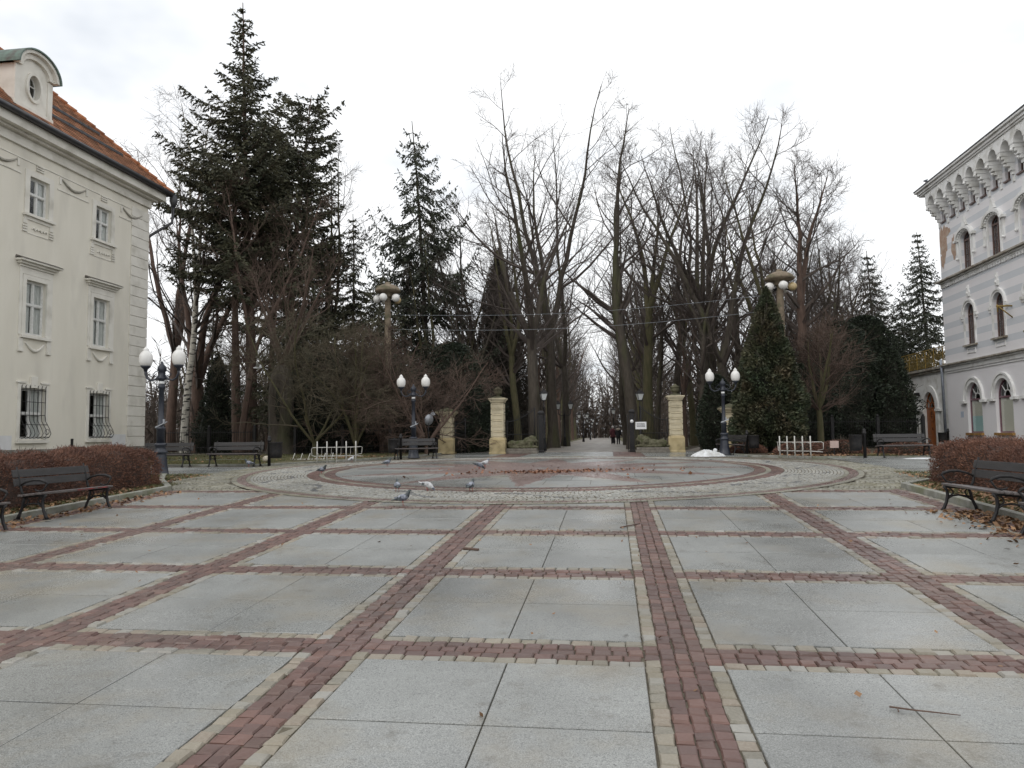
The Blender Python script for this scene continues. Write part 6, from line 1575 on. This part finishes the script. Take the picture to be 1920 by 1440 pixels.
# ---- hollow old trunk
t = thing('hollow_trunk', 'thick old hollow tree trunk with a dark split behind the left bin', 'tree', (at(526,815,38.6).x, 38.6, GY))
mb = MB(); nn = 28; vs = []; zz = [0, .25, .6, 1.2, 2.0, 2.8, 3.5, 4.1, 4.6, 4.9]
for i, z in enumerate(zz):
    R0 = [.92,.74,.66,.62,.62,.66,.66,.56,.42,.25][i]
    for j in range(nn):
        a = 2*PI*j/nn; k = 1 + .10*math.sin(3*a+1) + .06*math.sin(7*a+z) + .04*math.sin(11*a)
        f = abs((a - 1.5*PI + PI) % (2*PI) - PI)
        if .9 < z < 4.0 and f < .45: k *= .45 + .5*(f/.45)**2
        vs.append((R0*k*math.cos(a), R0*k*math.sin(a), z))
mb.add(vs, [(i*nn+j, i*nn+(j+1) % nn, (i+1)*nn+(j+1) % nn, (i+1)*nn+j) for i in range(len(zz)-1) for j in range(nn)] + [tuple((len(zz)-1)*nn+j for j in range(nn))], 0, True); mb.build('trunk', M_bark, t)
mb = MB(); mb.ball((0,-.30,2.75), (.20,.18,.95), 14, 10); mb.build('hollow', M_core, t)  # solid dark ball, its colour standing for the shade inside the hole
thick, mid, fin = bare_tree(441, 7.5, .3, fork=.1, nlead=4, spread=.6, limbs=5, subs=5, twigs=4, low=1)
V, F = tubes_np(thick+mid+fin, 4); V[:, 2] += 4.2; mesh_np('crown', V, F, M_twigr, t)

# ---- far thicket closing the view
r = np.random.default_rng(77); polys = []
def thick_xy(n):
    out = []
    while len(out) < n:
        y = r.uniform(47, 205); x = r.uniform(-.78*y, .52*y)
        if -9.5 < x < 6.5 and y < 186: continue
        if abs(x+8.2+(y-40)*.12) < 1.3 and y < 75 or abs(x-4.6-(y-40)*.2) < 1.3 and y < 75: continue
        if x > .34*y-4 and y < 80: continue
        out.append((x, y))
    return out
for x, y in thick_xy(2900) + [(r.uniform(-22, 20), r.uniform(188, 215)) for _ in range(420)]:
    h = r.uniform(2, 6) if y < 62 else r.uniform(3, 11) if y < 150 else r.uniform(5, 19); P, R = grow(np.array([x, y, GY-.1]), np.array([r.normal(0,.12), r.normal(0,.12), 1]), h, r.uniform(.03,.14), .015, 4, .06, .02, r); polys.append((P, R))
V, F = tubes_np(polys, 4)
C = []; D = []; WD_ = []
for P, R in polys:
    n = 34 if P[0, 1] < 150 else 60; f = r.uniform(.04, 1, n); c = np.column_stack([np.interp(f, np.linspace(0,1,5), P[:, i]) for i in range(3)]); dv = r.normal(0, 1, (n, 3)); dv[:, 2] = np.abs(dv[:, 2])*.8+.3; dv /= np.linalg.norm(dv, axis=1, keepdims=True)
    l = r.uniform(.3, 1.6, (n, 1)); C.append(c+dv*l*.6); D.append(dv*l); WD_.append(np.full((n, 1), .014+.0003*P[0, 1]))
WD_ = np.concatenate(WD_); C = np.concatenate(C); D = np.concatenate(D); L = np.linalg.norm(D, axis=1)
P = np.stack([C-D*.6, C+np.cross(D, r.normal(0,1,D.shape))*WD_, C+D*.6, C-np.cross(D, r.normal(0,1,D.shape))*WD_], 1).reshape(-1, 3)
nv = len(V); tag(mesh_np('wood_thicket', np.concatenate([V, P]), np.concatenate([F, np.arange(len(P)).reshape(-1, 4)+nv]), M_thicket), kind='stuff')

# ================================================================== PEOPLE AND PIGEONS
M_skin = mat('skin', (0.50,0.33,0.26), rough=0.6)
def person(label, x, y, rz, H, coat, trousers, hairc, hat=None, bag=False, hood=None, stride=.22, arm=.12):
    t = thing('person', label, 'person', (x, y, gz(x, y)), rz, 'walkers on the avenue', H/1.72)
    J = {}; V = []; E = []; R = []
    def v(p, r, parent=None):
        V.append(p); R.append(r)
        if parent is not None: E.append((parent, len(V)-1))
        return len(V)-1
    pel = v((0,0,.92), (.15,.11)); ab = v((0,0,1.08), (.135,.10), pel); ch = v((0,0,1.28), (.165,.115), ab); nk0 = v((0,.0,1.42), (.085,.07), ch); nk = v((0,.01,1.48), (.055,.055), nk0)
    hd = v((0,.015,1.57), (.075,.085), nk); h2 = v((0,.01,1.65), (.078,.092), hd); v((0,0,1.70), (.045,.055), h2)
    for s, f in ((-1, 1), (1, -1)):
        hp = v((s*.09,0,.86), (.095,.10), pel); kn = v((s*.095,stride*.35*f+.03,.48), (.06,.06), hp); an = v((s*.095,stride*f-(.05 if f < 0 else 0),.09), (.04,.045), kn)
        v((s*.10,stride*f+.12,.045 if f > 0 else .06), (.04,.03), an)
        sh = v((s*.19,0,1.38), (.07,.065), ch); el = v((s*.235,-.03-arm*f*.5,1.12), (.048,.048), sh); wr = v((s*.235,.05-arm*f,.90), (.032,.034), el); pa = v((s*.232,.06-arm*f,.83), (.034,.02), wr)
        for q in range(4): v((s*.232+(q-1.5)*.0, .035-arm*f+q*.016, .745+abs(q-1.4)*.01), (.009,.009), pa)
        v((s*.205,.075-arm*f,.79), (.010,.010), pa)
    me = bpy.data.meshes.new('body'); me.from_pydata(V, E, []); me.update(); o = bpy.data.objects.new('body', me); COL.objects.link(o); o.parent = t
    me.materials.append(M_skin)
    sm = o.modifiers.new('skin', 'SKIN'); sm.use_smooth_shade = True
    for i, sv in enumerate(me.skin_vertices[0].data): sv.radius = R[i]; sv.use_root = (i == 0)
    ss = o.modifiers.new('smooth', 'SUBSURF'); ss.levels = ss.render_levels = 2
    def loft(rings, name, m, n=16, closed=True):
        mb = MB(); vs = []
        for cx_, cy_, z, a, b in rings: vs += [(cx_+a*math.cos(2*PI*j/n), cy_+b*math.sin(2*PI*j/n), z) for j in range(n)]
        fs = [(i*n+j, i*n+(j+1) % n, (i+1)*n+(j+1) % n, (i+1)*n+j) for i in range(len(rings)-1) for j in range(n)]
        if closed: fs += [tuple(range(n))[::-1], tuple((len(rings)-1)*n+j for j in range(n))]
        mb.add(vs, fs, 0, True); return mb
    mb = loft([(0,0,.66,.24,.19),(0,0,.80,.225,.175),(0,0,1.0,.195,.15),(0,0,1.12,.185,.14),(0,0,1.30,.215,.15),(0,0,1.40,.19,.125),(0,.005,1.46,.10,.09),(0,.01,1.50,.075,.075)], 'coat', coat)
    for s, f in ((-1, 1), (1, -1)): mb.tube([(s*.185,0,1.39),(s*.235,-.03-arm*f*.5,1.12),(s*.237,.045-arm*f,.90)], [.085,.07,.055], 10)
    mb.build('coat', coat, t)
    mb = MB()
    for s, f in ((-1, 1), (1, -1)): mb.tube([(s*.09,0,.90),(s*.095,stride*.35*f+.03,.48),(s*.095,stride*f-(.05 if f < 0 else 0),.10)], [.115,.085,.065], 10)
    mb.build('trousers', trousers, t)
    mb = MB()
    for s, f in ((-1, 1), (1, -1)):
        yb = stride*f-(.05 if f < 0 else 0); mb.tube([(s*.095,yb-.06,.05),(s*.095,yb+.02,.06),(s*.10,yb+.12,.045),(s*.10,yb+.18,.035)], [.045,.055,.05,.03], 8)
    mb.build('shoes', M_iron, t)
    if hood:
        mb = MB(); mb.tube([(.155*math.cos(a), -.01+.12*math.sin(a), 1.50+.02*math.sin(a)) for a in np.linspace(0, 2*PI, 15)], .055, 8); mb.ball((0,-.12,1.47), (.15,.08,.12), 12, 8); mb.build('fur_hood', hood, t)
    mb = MB()
    if hat: mb.lathe([(.115,1.585),(.122,1.62),(.115,1.68),(.085,1.74),(.03,1.77),(.001,1.775)], (0,.005,0), 14); mb.ball((0,.0,1.79), .035, 8, 6); mb.build('knit_hat', hat, t)
    else: mb.ball((0,-.01,1.63), (.108,.118,.125), 14, 10); mb.build('hair', hairc, t)
    if bag:
        mb = MB(); mb.box(-.36,-.30,-.20,.12,.42,.72); mb.build('carrier_bag', M_paper, t, bevel=.03)
        mb = MB(); mb.tube([(-.33,-.10,.72),(-.26,-.06,.80),(-.33,.02,.72)], .008, 5); mb.build('bag_handle', M_paper, t)
    return t
M_burg = mat('burgundy_coat', (0.075,0.018,0.026), (0.10,0.03,0.035), 6, 0.85); M_blackc = mat('black_jacket', (0.014,0.014,0.017), rough=0.8); M_trous = mat('dark_trousers', (0.016,0.016,0.02), rough=0.85)
M_cream2 = mat('cream_fur', (0.50,0.44,0.36), (0.36,0.30,0.24), 30, 0.95, 0.6, 60); M_hatw = mat('pale_knit', (0.55,0.52,0.50), rough=0.9); M_hairb = mat('brown_hair', (0.06,0.04,0.028), rough=0.6)
person('person in a burgundy coat and pale hat, carrying a white bag, walking away', at(1149.5,832,70).x, 70, .03, 1.66, M_burg, M_trous, M_hairb, hat=M_hatw, bag=True)
person('person in a black jacket with pale fur hood walking away on the right', at(1159.5,832,69.3).x, 69.3, -.03, 1.60, M_blackc, M_trous, M_hairb, hood=M_cream2, stride=-.20, arm=-.1)

def pigeon_mat():
    m = bpy.data.materials.new('pigeon_plumage'); m.use_nodes = True; t = m.node_tree; p = t.nodes['Principled BSDF']; p.inputs['Roughness'].default_value = .6
    tcn = N(t, 'ShaderNodeTexCoord'); n = N(t, 'ShaderNodeTexNoise'); n.inputs['Scale'].default_value = 26; n.inputs['Detail'].default_value = 3; t.links.new(tcn.outputs['Object'], n.inputs['Vector'])
    r = N(t, 'ShaderNodeValToRGB'); e = r.color_ramp.elements; e[0].position = .40; e[0].color = (.09,.10,.125,1); e[1].position = .60; e[1].color = (.30,.32,.37,1)
    t.links.new(n.outputs[0], r.inputs[0]); t.links.new(r.outputs[0], p.inputs['Base Color']); return m
M_pig = pigeon_mat(); M_pigd = mat('pigeon_dark', (0.035,0.038,0.05), (0.05,0.07,0.065), 30, 0.35); M_pigw = mat('pigeon_white', (0.6,0.6,0.6), (0.4,0.41,0.43), 20, 0.6); M_pigl = mat('pigeon_legs', (0.30,0.07,0.06), rough=0.6)
def pigeon(label, x, y, rz, pose='stand', pale=False, z=None, sc=1.0):
    """local +x is the way the bird faces; one lofted skin from tail to beak"""
    up = {'stand': 0, 'peck': -1, 'alert': 1}[pose]
    if up >= 0: S_ = [(-.19,.085,.018,.008),(-.14,.095,.030,.014),(-.09,.108,.045,.035),(-.03,.120,.060,.056),(.03,.130,.058,.060),(.07,.155,.042,.046),(.092,.19+.01*up,.026,.030),(.108,.218+.015*up,.026,.026),(.125,.226+.015*up,.021,.020),(.140,.222+.015*up,.008,.008),(.158,.214+.015*up,.003,.003)]
    else: S_ = [(-.18,.175,.018,.008),(-.13,.160,.030,.014),(-.08,.145,.045,.035),(-.02,.130,.060,.056),(.04,.112,.056,.058),(.085,.085,.040,.044),(.112,.062,.027,.028),(.130,.045,.026,.025),(.143,.032,.020,.019),(.150,.020,.008,.008),(.154,.004,.003,.003)]
    t = thing('pigeon', label, 'pigeon', (x, y, (gz(x, y)+.016) if z is None else z), rz, 'pigeons on the square', sc)
    n = 14; vs = []; m = len(S_); mb = MB()
    for i, (a, z_, w_, h_) in enumerate(S_):
        b, c = S_[max(0, i-1)], S_[min(m-1, i+1)]; d = Vector((c[0]-b[0], 0, c[1]-b[1])).normalized(); u_ = Vector((-d.z, 0, d.x))
        for j in range(n): q = 2*PI*j/n; vs.append(Vector((a, 0, z_)) + Vector((0, 1, 0))*w_*math.cos(q) + u_*h_*math.sin(q))
    for i in range(m-1):
        mi = 0 if 1 < i < 5 else 1
        if pale: mi = 2 if i < 6 else 0
        mb.add([vs[i*n+j] for j in range(n)] + [vs[(i+1)*n+j] for j in range(n)], [(j, (j+1) % n, n+(j+1) % n, n+j) for j in range(n)], mi, True)
    bmv = mb.build('body', [M_pig, M_pigd, M_pigw], t)
    bm = bmesh.new(); bm.from_mesh(bmv.data); bmesh.ops.remove_doubles(bm, verts=bm.verts, dist=.0004); bm.to_mesh(bmv.data); bm.free()
    for s in (-1, 1):
        zb = .118 if up >= 0 else .14; tl = -.05 if up >= 0 else .03
        mb = MB(); mb.add([(.045,s*.050,zb+.025),(.0,s*.064,zb+.034),(-.07,s*.055,zb+.018),(-.155,s*.022,zb-.012+tl*-.6),(-.10,s*.050,zb-.018),(-.02,s*.066,zb-.026),(.04,s*.058,zb-.018)], [tuple(range(7))], 0, True)
        for q in (-.035, -.07): mb.add([(q,s*.0665,zb+.028),(q-.016,s*.0655,zb+.026),(q-.026,s*.062,zb-.02),(q-.010,s*.066,zb-.024)], [(0,1,2,3)], 1)
        w_ = mb.build('wing', [M_pigw if pale else M_pig, M_pigd], t, fix=False); sd_ = w_.modifiers.new('thick', 'SOLIDIFY'); sd_.thickness = .006
        mb = MB(); mb.tube([(.0,s*.028,.075),(.008,s*.028,.03),(.0,s*.028,.004)], [.010,.005,.004], 6)
        for q in (-.4, 0, .4): mb.tube([(.0,s*.028,.004),(.03*math.cos(q),s*.028+.03*math.sin(q),.003)], [.004,.002], 5)
        mb.build('leg', M_pigl, t)
    return t
def gpt(u, v):
    d = CF + (u-960)/FPX*CR + (720-v)/FPX*CU; lo = 3.0
    for _ in range(4000):
        if CAM_H + d.z*lo < gz(d.x*lo, d.y*lo): break
        lo += .02
    return d.x*lo, d.y*lo
PG = [(755,949,'grey pigeon standing upright in profile, nearest of all on the slabs',.25,'alert',0),(745,923,'grey pigeon with dark head turned away on the cobble ring, left of the bowing one',1.9,'stand',0),
      (801,922,'pale pigeon bowing with raised tail on the cobble ring',-.1,'peck',1),(883,923,'blue grey pigeon seen from behind at the right end of the cobble ring',1.35,'stand',0),
      (898,881,'grey pigeon pecking beside the pale one on the red star',.3,'peck',0),(909,877,'pale pigeon touching the pecking grey one on the red star',.5,'stand',1),
      (726,875,'small dark pigeon alone on the far slabs of the round',.8,'stand',0),(604,890,'grey pigeon on the left red ring of the round',-.3,'stand',0),
      (659,868,'white pigeon in front of the left cycle rack',1.2,'stand',1),(467,876,'grey pigeon on wet slabs under the left rear bench',-2.9,'stand',0)]
for u, v, lab, rz, pose, pale in PG:
    x, y = gpt(u, v); pigeon(lab, x, y, rz, pose, bool(pale), sc=1.12)
p = at(1752, 335, 47.5); pigeon('pigeon perched on the cornice edge of the banded building', 19.55, 48.2, .6, 'stand', z=GY+16.19, sc=1.3)
# one in flight
p = at(484, 690, 34); t = thing('pigeon', 'pale pigeon flying past the tall fir trunks on the left', 'pigeon', p, .3, 'pigeons on the square', 1.2)
mb = MB(); mb.tube([(-.19,0,0),(-.1,0,.01),(0,0,.02),(.08,0,.02),(.13,0,.03),(.16,0,.025)], [.02,.04,.058,.045,.028,.006], 10); mb.build('body', M_pigw, t)
for s in (-1, 1):
    mb = MB(); mb.add([(.06,s*.04,.03),(.09,s*.20,.10),(.02,s*.36,.17),(-.05,s*.22,.10),(-.07,s*.04,.03)], [(0,1,2,3,4)]); w_ = mb.build('wing', M_pigw, t); sd_ = w_.modifiers.new('thick', 'SOLIDIFY'); sd_.thickness = .006
